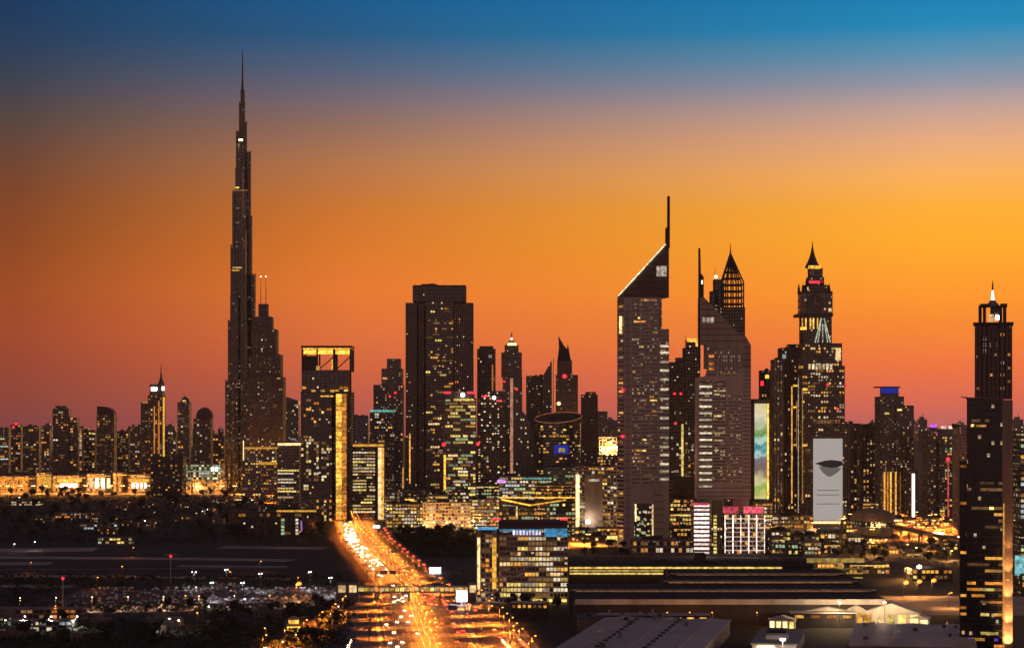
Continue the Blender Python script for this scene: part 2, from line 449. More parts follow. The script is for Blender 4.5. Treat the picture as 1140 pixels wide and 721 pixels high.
ROOFM = ground_mat('roof sheeting', (0.38, 0.32, 0.32), (0.52, 0.45, 0.44), 0.03, 0.6)
ROOFD = ground_mat('dark roof sheeting', (0.014, 0.013, 0.013), (0.03, 0.027, 0.027), 0.03, 0.9)
PAINT = wall('road paint', (0.7, 0.68, 0.62), var=0.15)
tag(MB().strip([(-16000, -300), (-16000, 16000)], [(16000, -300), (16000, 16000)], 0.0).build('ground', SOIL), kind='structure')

# ---- the highway, its service roads and the markings
ROAD = [(-36, 900), (-46, 1156), (-80, 1564), (-118, 1850), (-167, 2216), (-205, 2600), (-236, 3000), (-262, 3400)]
def road_at(Y):
    for (xa, ya), (xb, yb) in zip(ROAD, ROAD[1:]):
        if Y <= yb: return xa + (xb - xa) * (Y - ya) / (yb - ya)
    return ROAD[-1][0]
YS = [900 + 40 * i for i in range(60)]
def lane(o0, o1, z, mat, name, y0=900, y1=3260):
    ys = [y for y in YS if y0 <= y <= y1]
    f0 = o0 if callable(o0) else (lambda y: o0); f1 = o1 if callable(o1) else (lambda y: o1)
    return tag(MB().strip([(road_at(y) + f0(y), y) for y in ys], [(road_at(y) + f1(y), y) for y in ys], z).build(name, mat), kind='structure')
def taper(y): return 1.0 - 0.36 * max(0.0, min(1.0, (y - 1390) / 190.0))   # the carriageways narrow beyond the footbridge
def wide(y): return 62 - 39 * max(0.0, min(1.0, (y - 1300) / 280.0))
lane(lambda y: -wide(y), lambda y: wide(y), 0.02, ASPHALT, 'highway')
mk = MB()
for o in (-25, -21.4, -17.8, -14.2, -10.6, -7, -3.6, 3.6, 7, 10.6, 14.2, 17.8, 21.4, 25):
    edge = abs(o) in (25, 3.6)
    y = 1000
    while y < 2900:
        l = 40 if edge else 6
        mk.strip([(road_at(y) + o * taper(y) - 0.12, y), (road_at(y + l) + o * taper(y + l) - 0.12, y + l)], [(road_at(y) + o * taper(y) + 0.12, y), (road_at(y + l) + o * taper(y + l) + 0.12, y + l)], 0.03)
        y += 40 if edge else 18
tag(mk.build('road_markings', PAINT), kind='structure')
for nm, o, w, h in (('median_kerb', 0, 1.4, 0.9), ('verge_kerb', -28.5, 2.2, 0.15), ('verge_kerb', 28.5, 2.2, 0.15)):
    b = MB(); ys = [y for y in YS if 1000 <= y <= 3000]
    for a, c in zip(ys, ys[1:]):
        oa, oc = o * taper(a), o * taper(c); b.prism([(road_at(a) + oa - w / 2, a), (road_at(a) + oa + w / 2, a), (road_at(c) + oc + w / 2, c), (road_at(c) + oc - w / 2, c)], 0.0, h)
    tag(b.build(nm, GREY), kind='structure')
lane(lambda y: 29.0, lambda y: 40.0, 0.022, ASPHALT, 'service_road', 1580, 2500)
# interchange ramps at the foot of the picture, and the cross road behind the park
def ribbon(name, pts, w, z, mat, side=None):
    l, r_ = [], []
    for i, (x, y) in enumerate(pts):
        a = Vector(pts[max(0, i - 1)]); b = Vector(pts[min(len(pts) - 1, i + 1)]); t_ = (b - a).normalized()
        l.append((x - t_.y * w / 2, y + t_.x * w / 2)); r_.append((x + t_.y * w / 2, y - t_.x * w / 2))
    return tag(MB().strip(l, r_, z).build(name, mat), kind='structure')
def curve(p0, p1, p2, n=14):
    return [((1 - t) ** 2 * p0[0] + 2 * t * (1 - t) * p1[0] + t * t * p2[0], (1 - t) ** 2 * p0[1] + 2 * t * (1 - t) * p1[1] + t * t * p2[1]) for t in [i / n for i in range(n + 1)]]
RAMP_A = curve((-150, 1105), (-118, 1230), (-122, 1470))
RAMP_B = curve((4, 1060), (-10, 1290), (-44, 1520))
ribbon('slip_road', RAMP_A, 11, 0.024, ASPHALT)
ribbon('slip_road', RAMP_B, 16, 0.024, ASPHALT)
CROSS = [(-90, 2012), (40, 1960), (160, 1930), (330, 1900)]
ribbon('cross_road', CROSS, 20, 0.028, ASPHALT)
BOUL = [(-1300, 3640), (-700, 3600), (-420, 3560), (-120, 3300)]
ribbon('boulevard', BOUL, 60, 0.02, PAVING)
for pts, w in (([(-560, 1930), (-300, 1905), (-205, 1880)], 34), ([(-600, 1600), (-440, 1592), (-345, 1585)], 26), ([(-300, 1810), (-200, 1800)], 20), ([(-620, 1830), (-420, 1842)], 36), ([(-560, 1700), (-330, 1690), (-180, 1660)], 22), ([(-640, 2020), (-420, 2040)], 60), ([(-300, 2080), (-190, 2060)], 40)):
    ribbon('sandy_lot', pts, w, 0.012, SAND)
ribbon('side_street', [(-480, 1352), (-330, 1372), (-200, 1392), (-140, 1430)], 12, 0.018, ASPHALT)
ribbon('side_street', [(-600, 1760), (-380, 1770), (-200, 1790)], 10, 0.018, ASPHALT)
ribbon('car_park', [(-330, 1490), (-230, 1495), (-128, 1500)], 120, 0.016, ASPHALT)
ribbon('plaza', [(230, 1430), (330, 1425), (440, 1420)], 150, 0.016, PAVING)
ribbon('town_street', [(390, 2560), (640, 2560)], 90, 0.010, ASPHALT)
ribbon('lit_yard', [(-322, 1236), (-262, 1240)], 26, 0.014, PAVING)
ribbon('town_street', [(250, 2090), (400, 2120), (520, 2200)], 26, 0.011, ASPHALT)
ribbon('avenue', [(350, 2180), (480, 2230), (640, 2400)], 34, 0.02, ASPHALT)
ribbon('avenue', [(330, 2420), (480, 2460), (700, 2480)], 30, 0.022, ASPHALT)
ribbon('forecourt', [(-10, 2120), (120, 2140), (240, 2150)], 90, 0.014, PAVING)

# ================================================================== the great tower (828 m)
b = Bld('skyscraper', 'tallest tower, stepped and tapering to a needle far above the whole skyline', 'skyscraper', 267, 3800, wallm=DARK, glassm=G_TOWER)
U = b.Y / F
def great():
    core = MB(); fins = MB()
    def lobe(c, r, top, y):
        x = b.lx(c); rr = r * U; zt = b.z(top)
        core.lathe([(rr, 0), (rr, zt - 6), (rr * 0.9, zt - 6), (rr * 0.9, zt)], x, y, 16)
        for k in range(10):
            a = 2 * math.pi * k / 10
            fins.bar((x + rr * math.cos(a), y + rr * math.sin(a), 0), (x + rr * math.cos(a), y + rr * math.sin(a), zt + 3), 0.55, 4)
        z_ = 30
        while z_ < zt - 10:
            fins.lathe([(rr + 0.5, z_), (rr + 0.5, z_ + 1.2)], x, y, 16); z_ += 26
    for c, r, top, y in ((255.5, 5, 424, 4), (257.5, 4.4, 357, 10), (259.5, 4, 273, 16), (261, 4, 212, 22), (264, 3.2, 145, 26),
                         (280.5, 4.6, 424, 20), (278.5, 4.2, 305, 26), (275, 3.4, 240, 30), (273.5, 3.2, 167, 34), (269.6, 2.6, 134, 34),
                         (268, 9.5, 357, 34), (267.5, 6.5, 212, 34), (267, 4, 145, 34), (266.8, 3.2, 112, 34), (267.4, 2.1, 99, 34),
                         (262, 5, 330, -6), (270, 4.6, 258, -2), (266, 4.5, 188, 8)):
        lobe(c, r, top, y)
    x = b.lx(267.3)
    core.build('glazing', G_TOWER, b.root); fins.build('wall', STEEL, b.root)
    MB().lathe([(2.8, b.z(101)), (2.2, b.z(90)), (1.5, b.z(84)), (1.5, b.z(72)), (1.1, b.z(64)), (0.7, b.z(52))], x, 34, 10).build('spire', STEEL, b.root)
great()
for t, a, c, mm in ((297, 259, 269, YEL), (300, 258, 266, GOLD), (211, 259, 275, DIM), (208, 262, 266, YEL), (155, 266, 270, LAMP_WARM), (186, 270, 272, DIM), (240, 271, 273, DIM), (430, 262, 268, DIM), (404, 256, 259, DIM)):
    b.add('lit_window', mm, px=(a, c), py=(t, t + 1.6), y=(-17, -14))
for k in range(46):
    c = random.choice((253, 255, 257, 259, 263, 266, 269, 272)); t = random.uniform(425, 494)
    b.add('lit_window', random.choice((DIM, DIM, WARM, CREAM)), px=(c, c + 0.9), py=(t, t + 1.3), y=(-17.4, -16.8))

# ---- twin masted hotel tower beside it
b = Bld('skyscraper', 'dark stepped tower with twin white-tipped masts, right beside the tallest tower', 'skyscraper', 295, 3650, wallm=BROWN, glassm=G_TOWER)
b.pseg(274, 318, 420, None, 50, fl=4, bay=3.4, bandw=0.3, pier=0.35)
b.pseg(277, 315, 395, 420, 44, 2, fl=4, bay=3.4, bandw=0.3, pier=0.35)
b.pseg(280, 310, 367, 395, 38, 4, fl=4, bay=3.4, bandw=0.3, pier=0.35)
b.pseg(283.5, 304.5, 353, 367, 32, 6, fl=4, bay=3.4, bandw=0.3, pier=0.35)
b.pseg(288, 299, 339, 353, 18, 10, fl=4, bay=3.4, bandw=0.3, pier=0.35)
for c in (290.3, 296): b.mast(c, 308, b.z(340), 0.75, 18, LAMP_WARM)
b.lit(46, [DIM, DIM, CREAM, WARM], 0, run=(1, 2), rows=(0.1, 1)); b.lit(12, [DIM, CREAM], 1, run=(1, 1)); b.lit(10, [DIM, CREAM], 2, run=(1, 1))
b.done()

# ================================================================== far left skyline
FARS = [
 (0, 12, 476, 5000, 'low dark block with cyan window lines at the far left edge', 'cyan'),
 (12, 26, 473, 5100, 'dark block with red rooftop light near the left edge', 'red'),
 (26, 46, 475, 5050, 'broad dark apartment block left of the stepped twin slabs', ''),
 (46, 58, 478, 5300, 'mauve low block just left of the tall stepped apartment tower', ''),
 (59, 79, 455, 4900, 'tall stepped apartment tower, highest near the left edge', 'step'),
 (88, 94, 476, 5250, 'slim mauve block in the gap right of the stepped tower', ''),
 (93, 109, 479, 5000, 'dark block with yellow lights along its roof edge', 'yel'),
 (131, 146, 480, 5200, 'flat dark block right of the curved-top tower', ''),
 (145, 158, 475, 5100, 'plain dark block left of the gold-lit hotel tower', ''),
 (184, 198, 481, 5200, 'low dark block between the gold-lit hotel and domed tower', ''),
 (198, 213, 448, 4900, 'slender dark tower with small lit dome on top', 'dome'),
 (237, 251, 485, 4900, 'low blue-dark block at the foot of the tallest tower', ''),
]
for a, c, top, Y, lab, st in FARS:
    b = Bld('apartment_tower', lab, 'tower', (a + c) / 2, Y, wallm=random.choice((BROWN, MAUVE)), glassm=G_FAR)
    b.pseg(a, c, top, None, random.uniform(25, 40), fl=6, bay=6.5, bandw=0.3, pier=0.3)
    b.lit(random.randint(8, 16), [DIM, DIM, GOLD, CREAM, AMBER], run=(1, 2))
    g = b.segs[0]
    if st == 'step':
        b.pseg(62, 75, 452, 456, 20, 4, fl=3); b.pseg(78, 88, 465, None, 30, 2, fl=6, bay=6.5); b.lit(8, [DIM, GOLD], run=(1, 1))
    if st == 'dome':
        MB().lathe([(12, b.z(448)), (11, b.z(446)), (7, b.z(443)), (1, b.z(441))], b.lx(205), 14, 12).build('dome', DARK, b.root)
        b.add('lit_band', WARM, px=(203, 207), py=(445, 447), y=(0, 2)); b.mast(205, 438, b.z(442), 0.8, 14)
    if st == 'red':
        b.beacon(15, 475, r=2.6); b.beacon(18, 471.5, r=3.4); b.mast(18, 466, b.z(473), 0.8, 10)
    if st == 'yel':
        for q in (99, 102, 104): b.add('lit_band', YEL, px=(q, q + 2), py=(481 + (q - 99) * 0.2, 483), y=(-1.2, -0.5))
    if st == 'cyan':
        for q in (496, 510): b.add('lit_band', COOL, px=(a + 0.5, c - 3), py=(q, q + 1.4), y=(-1.2, -0.5))
    if st == '': b.plant(g['x0'], g['x1'], g['y0'], g['y1'], b.z(top), 3, 7)
    b.done()
b = Bld('apartment_tower', 'dark tower with a curved top sloping down to its right', 'tower', 119, 4800, wallm=BROWN, glassm=G_FAR)
b.pseg(108, 130, 462, None, 40, fl=6, bay=6.5, bandw=0.3, pier=0.3); b.lit(14, [DIM, DIM, GOLD], run=(1, 2))
g = b.segs[0]
b.part('curved_top', MB().xz([(g['x0'], b.z(462)), (g['x1'], b.z(462)), (g['x1'], b.z(459)), (b.lx(123), b.z(455)), (b.lx(116), b.z(452.5)), (g['x0'], b.z(452))], 0, 34), BROWN)
b.done()
b = Bld('apartment_tower', 'dark tower with a rounded crown left of the tallest tower', 'tower', 226, 4700, wallm=BROWN, glassm=G_FAR)
b.pseg(216, 237, 466, None, 40, fl=6, bay=6.5, bandw=0.3, pier=0.35); b.lit(18, [DIM, DIM, CREAM], run=(1, 1))
b.part('crown', MB().lathe([(20, b.z(466)), (20, b.z(461)), (16, b.z(457)), (8, b.z(454)), (1, b.z(453))], b.lx(226.5), 18, 12), BROWN)
b.done()
# gold lit hotel tower
b = Bld('hotel_tower', 'hotel tower floodlit in gold with a white crown and thin spire', 'tower', 171, 4500, wallm=BROWN, glassm=G_FAR)
b.pseg(157, 172, 448, None, 36, 6, fl=5, bay=5, bandw=0.3, pier=0.3); b.lit(14, GOLDS, run=(1, 2))
b.pseg(165, 184, 440, None, 44, 0, fl=5, bay=5, bandw=0.25, pier=0.35); b.lit(34, GOLDS, run=(1, 1))
b.pseg(167, 183, 428, 440, 30, 6, fl=5, bay=5, bandw=0.3, pier=0.2)
b.add('light_strip', FLOOD_GOLD, px=(181.4, 183.2), py=(442, 512), y=(-1.6, -0.9))
b.add('light_strip', AMBER, px=(176, 177.6), py=(446, 512), y=(-1.6, -0.9))
b.add('light_strip', AMBER, px=(171.2, 172.4), py=(452, 505), y=(-1.6, -0.9))
b.add('light_strip', GOLD, px=(158, 169), py=(447, 448.6), y=(4.6, 5.4))
b.add('lit_crown', LAMP_WHITE, px=(168.5, 174.5), py=(431, 434.5), y=(4, 5.4)); b.add('lit_crown', WHITE_LINE, px=(180, 183), py=(430, 434.5), y=(4, 5.4))
b.part('spire', MB().lathe([(8, b.z(428)), (5, b.z(424)), (2.5, b.z(420)), (1.2, b.z(414)), (0.4, b.z(404))], b.lx(177.6), 20, 8), STEEL)
b.done()
# dark slab in front of the boulevard
b = Bld('apartment_block', 'squat dark block standing alone before the floodlit mall', 'apartment block', 187, 3480, wallm=DARK, glassm=G_FAR)
b.pseg(168, 207, 509, None, 40, fl=4, bay=4, bandw=0.35, pier=0.3); b.lit(22, [AMBER, DIM, DIM, GOLD], run=(1, 1))
b.pseg(170, 178, 505.5, 509, 12, 4, fl=3); b.pseg(196, 205, 506, 509, 12, 4, fl=3)
b.done()
# distant low towers on the horizon
far_n = 0
for i in range(120):
    px = random.uniform(-20, 1160)
    if 330 < px < 660 and random.random() < 0.6: continue
    Y = random.uniform(8000, 13500); top = random.uniform(464, 477) if px > 560 else random.uniform(473, 483)
    w = random.uniform(22, 50); x = PX(px, Y); z = PZ(top, Y)
    if i == 0 or 'FARMESH' not in globals():
        FARMESH = []
        for _ in range(4):
            q = MB().box(-0.5, 0.5, -0.5, 0.5, 0, 1).box(-0.25, 0.2, -0.3, 0.3, 1, 1.08).box(0.1, 0.14, -0.02, 0.02, 1.0, 1.2)
            FARMESH.append(q.mesh('distant_tower', glass('distant windows', (0.05, 0.04, 0.045), p_lit=0.06, bay=0.2, fl=0.07, power=0.4)))
    o = link('distant_tower', random.choice(FARMESH)); o.location = (x, Y, 0); o.scale = (w, w, z)
    tag(o, 'hazy distant tower block low on the horizon', 'tower', 'distant towers on the horizon')

# ================================================================== mall along the boulevard
MALL = [(-4, 40, 531, 'orange-lit mall wing at the far left edge', [AMBER, GOLD], 16),
        (41, 58, 527, 'glowing yellow cube pavilion of the mall', [YEL, GOLD], 10),
        (59, 96, 530, 'mall wing with a bright flat entrance canopy', [GOLD, WARM, AMBER], 18),
        (97, 124, 528, 'mall front with tall white-lit glass bays', [CREAM, YEL, WARM], 16),
        (126, 142, 527, 'narrow gold-lit mall block beside the white bays', [GOLD, YEL], 10),
        (143, 168, 529, 'mall entrance with four white doorways under an orange front', [WARM, AMBER], 12)]
for a, c, top, lab, pal, n in MALL:
    b = Bld('mall_building', lab, 'shop building', (a + c) / 2, 3670, wallm=BEIGE, glassm=G_DARK)
    b.pseg(a, c, top, None, 60, fl=6, bay=5, bandw=0.35, pier=0.4, cap=1.5)
    b.lit(n, pal, run=(1, 3))
    b.add('lit_cornice', FLOOD_GOLD, px=(a + 1, c - 1), py=(top + 1.0, top + 2.0), y=(-1.4, -0.6))
    if 'cube' in lab: b.add('lit_front', FLOOD_GOLD, px=(a + 1, c - 1), py=(top + 3, 543), y=(-1.0, -0.5)); 
    if 'canopy' in lab: b.add('canopy', FLOOD_GOLD, px=(64, 90), py=(533, 536), y=(-9, -1)); b.add('lit_front', WHITE_LINE, px=(67, 86), py=(538, 542), y=(-1.2, -0.5))
    if 'white-lit' in lab:
        for q in (100, 106, 113, 119): b.add('lit_front', WHITE_LINE if q in (106, 113) else FLOOD_WARM, px=(q, q + 3.5), py=(532, 543), y=(-1.2, -0.5))
    if 'doorways' in lab:
        for q in (147, 151.5, 156, 160.5): b.add('doorway', WHITE_LINE, px=(q, q + 2.4), py=(537, 543), y=(-1.2, -0.5))
        b.add('lit_front', FLOOD_GOLD, px=(145, 166), py=(533, 536), y=(-1.0, -0.5))
    b.done()
b = Bld('mall_building', 'pale green-lit glass hall at the foot of the tallest tower', 'shop building', 228, 3600, wallm=GREY, glassm=G_BUSY)
b.pseg(206, 250, 517, 534, 50, fl=4, bay=5, bandw=0.3, pier=0.2); b.lit(40, [HALL_GREEN, HALL_GREEN, COOL, GREEN], run=(1, 4))
b.pseg(206, 252, 534, None, 56, fl=5, bay=5, bandw=0.3, pier=0.3); b.lit(18, [AMBER, GOLD, WARM], run=(1, 3))
for q in (236, 240): b.add('lit_front', LAMP_WHITE, px=(q, q + 1.8), py=(520, 524), y=(-1.5, -0.8))
b.add('lit_cornice', GREEN, px=(208, 249), py=(523.5, 525), y=(-1.2, -0.6))
b.done()
b = Bld('hotel_building', 'low beige hotel with gold roof lights below the twin-masted tower', 'hotel', 290, 3350, wallm=BEIGE, glassm=G_DARK)
b.pseg(270, 311, 512, None, 40, fl=4.5, bay=4.5, bandw=0.4, pier=0.35); b.lit(30, [AMBER, GOLD, YEL, DIM], run=(1, 3))
b.pseg(272, 308, 499, 512, 30, 6, fl=4.5, bay=4.5, bandw=0.4, pier=0.35); b.lit(10, [GOLD, CREAM], run=(1, 2))
b.add('light_strip', FLOOD_GOLD, px=(271, 309), py=(497.5, 499.5), y=(4, 5)); b.add('light_strip', FLOOD_GOLD, px=(287, 310), py=(514, 517), y=(-1.5, -0.8)); b.add('light_strip', FLOOD_WARM, px=(270.5, 271.5), py=(490, 512), y=(-1.5, -0.8))
b.done()
b = Bld('office_building', 'low office with bands of cream light left of the gold-striped tower', 'office building', 322, 3000, wallm=BEIGE, glassm=G_DARK)
b.pseg(309, 336, 496, None, 40, fl=4.4, bay=4, bandw=0.45, pier=0.15)
for r in (3, 5, 6, 8, 9, 11, 12): b.window(b.segs[0], 'f', min(r, b.segs[0]['n'] - 1), 0, b.segs[0]['nb'] - random.randint(0, 2), random.choice((YEL, WARM, CREAM)))
b.add('light_strip', FLOOD_WARM, px=(309, 335), py=(493, 495.5), y=(-1.4, -0.7))
b.done()
b = Bld('office_tower', 'blue-tinted far tower with a sloping roof left of the gold-striped tower', 'tower', 326, 4300, wallm=BLUEG, glassm=G_BLUE)
b.pseg(318.5, 334, 450, None, 36, fl=4, bay=4, bandw=0.2, pier=0.15); b.lit(14, [COOL, CREAM, DIM], run=(1, 3))
g = b.segs[0]; b.part('sloped_roof', MB().xz([(g['x0'], b.z(450)), (g['x1'], b.z(450)), (g['x1'], b.z(446)), (g['x0'], b.z(441.5))], 0, 36), BLUEG)
b.done()
b = Bld('office_tower', 'low blue-black tower between the gold stripe and the teal-capped tower', 'tower', 401, 3500, wallm=BLUEG, glassm=G_BLUE)
b.pseg(392, 411, 463, None, 30, fl=4, bay=4, bandw=0.2, pier=0.2); b.lit(8, [DIM, CREAM], run=(1, 1)); b.plant(-12, 8, 2, 20, b.z(463), 3, 5); b.done()

# ================================================================== gold-striped tower by the highway
b = Bld('office_tower', 'black glass tower with a gold light stripe and a glowing gold roof frame', 'tower', 365, 2612, wallm=DARK, glassm=G_BLACK)
b.pseg(335, 373, 437, None, 50, fl=3.9, bay=3.3, bandw=0.14, pier=0.12, out=0.25)
b.lit(44, [CREAM, WARM, YEL, DIM, DIM], run=(1, 2), rows=(0.25, 0.68)); b.lit(14, GOLDS, run=(1, 1), rows=(0.02, 0.22), cols=(0.5, 1)); b.lit(10, GOLDS, run=(1, 2), rows=(0.7, 1))
b.pseg(387.5, 394, 437, None, 46, 1.5, fl=3.9, bay=3.3, bandw=0.5, pier=0.2)
b.pseg(336, 391, 412, 437, 46, 2, fl=3.9, bay=6, bandw=0.1, pier=0.1, cap=0.4); b.lit(6, GOLDS, run=(1, 2), rows=(0.0, 0.4))
b.add('roof_core', DARK, px=(336.5, 352), py=(396, 413), y=(3, 30))
fr = MB()
for a, c in ((335.5, 337.5), (352, 353.5), (370.5, 373), (389, 391.5)):
    fr.box(b.lx(a), b.lx(c), 2, 6, b.z(413), b.z(388)); fr.box(b.lx(a), b.lx(c), 36, 42, b.z(413), b.z(388))
fr.box(b.lx(335), b.lx(391.8), 1, 44, b.z(387), b.z(384.6))
fr.box(b.lx(337), b.lx(352), 2.2, 4, b.z(405), b.z(396))
for a, c in ((353.5, 371), (373, 389)):
    fr.bar((b.lx(a), 5, b.z(412)), (b.lx(c), 5, b.z(397)), 0.7, 6)
b.part('roof_frame', fr, DARK)
b.add('lit_frame', FLOOD_GOLD, px=(337, 391), py=(387, 390), y=(3, 4.2)); b.add('lit_frame', FLOOD_GOLD, px=(338, 389.5), py=(390, 394), y=(35, 36)); b.add('lit_frame', FLOOD_GOLD, px=(369, 373), py=(400, 414), y=(30, 31)); b.add('lit_frame', GOLD, px=(352, 356), py=(407, 412), y=(1.0, 1.6)); b.add('light_strip', GOLD, px=(357, 371), py=(440, 441.5), y=(-1, -0.5))
b.part('stripe_shaft', MB().box(b.lx(373), b.lx(387.5), -1.0, 40, 0, b.z(435.5)), BROWN)
n = 30; h0, h1 = b.z(578), b.z(438)
for i in range(n):
    za, zb = h0 + (h1 - h0) * i / n, h0 + (h1 - h0) * (i + 0.9) / n
    MB().box(b.lx(374.2), b.lx(380.5), -1.5, -1.05, za, zb).build('light_stripe', FLOOD_GOLD, b.root)
    MB().box(b.lx(380.9), b.lx(385.8), -1.4, -1.05, za, zb).build('light_stripe', AMBER, b.root)
b.done()
# beige block with a bright pillar
b = Bld('office_building', 'mid-rise with cream floor bands and a bright floodlit corner pillar', 'office building', 410, 2640, wallm=BROWN, glassm=G_DARK)
b.pseg(392, 420, 499, None, 40, fl=4, bay=3.6, bandw=0.4, pier=0.12)
g = b.segs[0]
for r in range(2, g['n'] - 1):
    c = 0
    while c < g['nb']:
        k = random.randint(2, 5); k = min(k, g['nb'] - c)
        if random.random() < 0.75: b.window(g, 'f', r, c, k, random.choice((CREAM, WARM, YEL, DIM)))
        c += k + (random.random() < 0.3)
b.part('corner_pillar', MB().box(b.lx(420.3), b.lx(428), -1, 20, 0, b.z(494)), BEIGE)
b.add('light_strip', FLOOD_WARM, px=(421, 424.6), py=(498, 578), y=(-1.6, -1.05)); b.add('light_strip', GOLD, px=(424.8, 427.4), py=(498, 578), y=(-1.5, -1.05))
b.part('roof_slab', MB().box(b.lx(391), b.lx(429), -2, 42, b.z(497.8), b.z(493.5)), BEIGE)
b.add('light_strip', FLOOD_GOLD, px=(392, 427), py=(494.4, 496.6), y=(-2.5, -2.05))
b.done()
# teal capped stepped tower
b = Bld('office_tower', 'stepped grey tower with a glowing teal band at its shoulder', 'tower', 431, 3100, wallm=GREY, glassm=G_RES)
b.pseg(412, 441, 457, None, 40, fl=4, bay=3.5, bandw=0.3, pier=0.25); b.lit(24, [DIM, CREAM, GOLD], run=(1, 2))
b.pseg(416, 450, 429, None, 40, 8, fl=4, bay=3.5, bandw=0.3, pier=0.25); b.lit(12, [DIM, GOLD], run=(1, 1))
b.pseg(425, 449, 411, 429, 34, 10, fl=4, bay=3.5, bandw=0.3, pier=0.25); b.pseg(431, 446.5, 400, 411, 26, 12, fl=4, bay=3.5, bandw=0.3, pier=0.25)
b.add('teal_band', glow('teal light', (0.25, 0.9, 0.75), 0.5), px=(412, 440), py=(456, 458.6), y=(-1.2, -0.6))
b.add('lit_window', GOLD, px=(426, 431), py=(420, 422), y=(9, 9.6)); b.beacon(434, 441, r=1.6, y=-1); b.beacon(440, 437, r=1.8, y=-1)
b.add('light_strip', GOLD, px=(448, 449.4), py=(520, 552), y=(6.4, 7)); b.add('light_strip', GOLD, px=(421, 428), py=(490, 492), y=(-1.3, -0.7))
b.done()
# big brown tower
b = Bld('skyscraper', 'broad dark brown tower with a narrower flat crown, widest on the skyline', 'skyscraper', 489.5, 2700, wallm=BROWN, glassm=G_BLACK)
b.pseg(452, 466, 338, None, 50, 2, fl=3.8, bay=2.6, bandw=0.25, pier=0.5)
b.pseg(466, 474, 338, None, 54, 0, fl=3.8, bay=2.6, bandw=0.6, pier=0.5)
b.pseg(474, 506, 336, None, 52, 1.2, fl=3.8, bay=3.0, bandw=0.3, pier=0.2)
b.lit(58, GOLDS + [DIM, DIM], run=(1, 3), rows=(0.3, 1.0), cols=(0.0, 1)); b.lit(8, [FLOOD_WARM, YEL, GOLD], run=(4, 8), rows=(0.05, 0.55), cols=(0.15, 0.5))
b.pseg(506, 527, 338, None, 50, 2, fl=3.8, bay=2.6, bandw=0.25, pier=0.5); b.lit(14, [AMBER, GOLD, DIM], run=(1, 2), rows=(0.4, 1), cols=(0, 0.5))
b.pseg(460, 519, 319, 336, 40, 6, fl=4.2, bay=3.2, bandw=0.2, pier=0.45, cap=2)
b.plant(-34, 34, 10, 40, b.z(318), 6, 4)
b.add('light_strip', GOLD, px=(455.5, 457), py=(482, 538), y=(0.9, 1.4))
for q in (462, 469, 482, 495, 507, 516): b.mast(q, 315.5, b.z(318), 0.4, 10)
b.done()
# lit office in front of it
b = Bld('office_building', 'brightly lit office with yellow floors and red roof lights before the brown tower', 'office building', 511, 2500, wallm=BROWN, glassm=G_DARK)
b.pseg(493, 530, 444, None, 40, fl=4, bay=3, bandw=0.28, pier=0.12)
b.lit(70, OFFICE + [YEL, YEL, GREEN], run=(2, 6), cols=(0.12, 1)); b.pseg(496, 528, 437, 444, 24, 6, fl=4, bay=4)
b.add('light_strip', FLOOD_GOLD, px=(494, 496.2), py=(506, 545), y=(-1.3, -0.7))
b.add('lit_window', YEL, px=(505, 527), py=(443.6, 446), y=(-1.1, -0.6))
for q in ((494.5, 502), (520.5, 529.5)): b.add('red_sign', RED_SIGN, px=q, py=(435.6, 438.2), y=(3, 4))
b.beacon(515, 439.5, LAMP_WHITE, 2.6); b.beacon(494, 494.5, LAMP_RED, 2.4); b.beacon(532, 494, LAMP_RED, 2.2)
b.done()
# dark speckled tower
b = Bld('apartment_tower', 'black speckled tower with pink roof lights right of the bright office', 'tower', 547, 2560, wallm=DARK, glassm=glass('speckled flats', (0.015, 0.015, 0.02), 0.14, 3.4, 3.4, 0.6))
b.pseg(532, 563, 442, None, 36, fl=3.4, bay=3.4, bandw=0.3, pier=0.3); b.lit(56, [YEL, CREAM, DIM, GREEN, GOLD], run=(1, 1))
b.pseg(535, 560, 436, 442, 20, 6, fl=3.4); b.beacon(550, 442.5, LAMP_WHITE, 2.2)
for q in ((536, 543), (552.5, 559)): b.add('red_sign', RED_SIGN, px=q, py=(440, 441.8) if q[0] < 540 else (445, 446.6), y=(-1.6, -0.9))
b.done()
b = Bld('office_tower', 'plain slender dark slab rising behind the speckled tower', 'tower', 541, 3050, wallm=DARK, glassm=G_BLACK)
b.pseg(531.5, 551.5, 389, None, 36, fl=4, bay=3.5, bandw=0.25, pier=0.3); b.lit(9, [DIM, AMBER], run=(1, 1), rows=(0.5, 1)); b.pseg(534, 549, 386, 389, 20, 5, fl=4); b.add('lit_window', CREAM, px=(544, 547.5), py=(395, 398), y=(-1, -0.5)); b.add('light_strip', AMBER, px=(547.6, 549), py=(406, 440), y=(-1, -0.5)); b.done()
# crowned tower
b = Bld('skyscraper', 'slim tower with pale crown, lit dome and a pink light line down its front', 'skyscraper', 569.5, 2900, wallm=MAUVE, glassm=G_DARK)
b.pseg(560, 581, 420, None, 34, fl=3.8, bay=3, bandw=0.3, pier=0.3); b.lit(10, [DIM, GOLD], run=(1, 1))
b.pseg(558.5, 580.5, 393, 420, 32, 1, fl=3.8, bay=2.5, bandw=0.4, pier=0.45); b.pseg(562, 577, 385, 393, 22, 5, fl=3.8, bay=2.5, bandw=0.5, pier=0.3)
b.part('dome', MB().lathe([(8.5, b.z(385)), (8, b.z(383)), (6, b.z(380.5)), (2.2, b.z(378.5)), (1.4, b.z(375)), (0.4, b.z(369))], b.lx(569.5), 16, 14), PALE)
b.add('lit_band', FLOOD_WARM, px=(565, 575), py=(381.5, 384.2), y=(3.4, 4.6)); b.beacon(569.5, 377, WHITE_LINE, 1.6, 14)
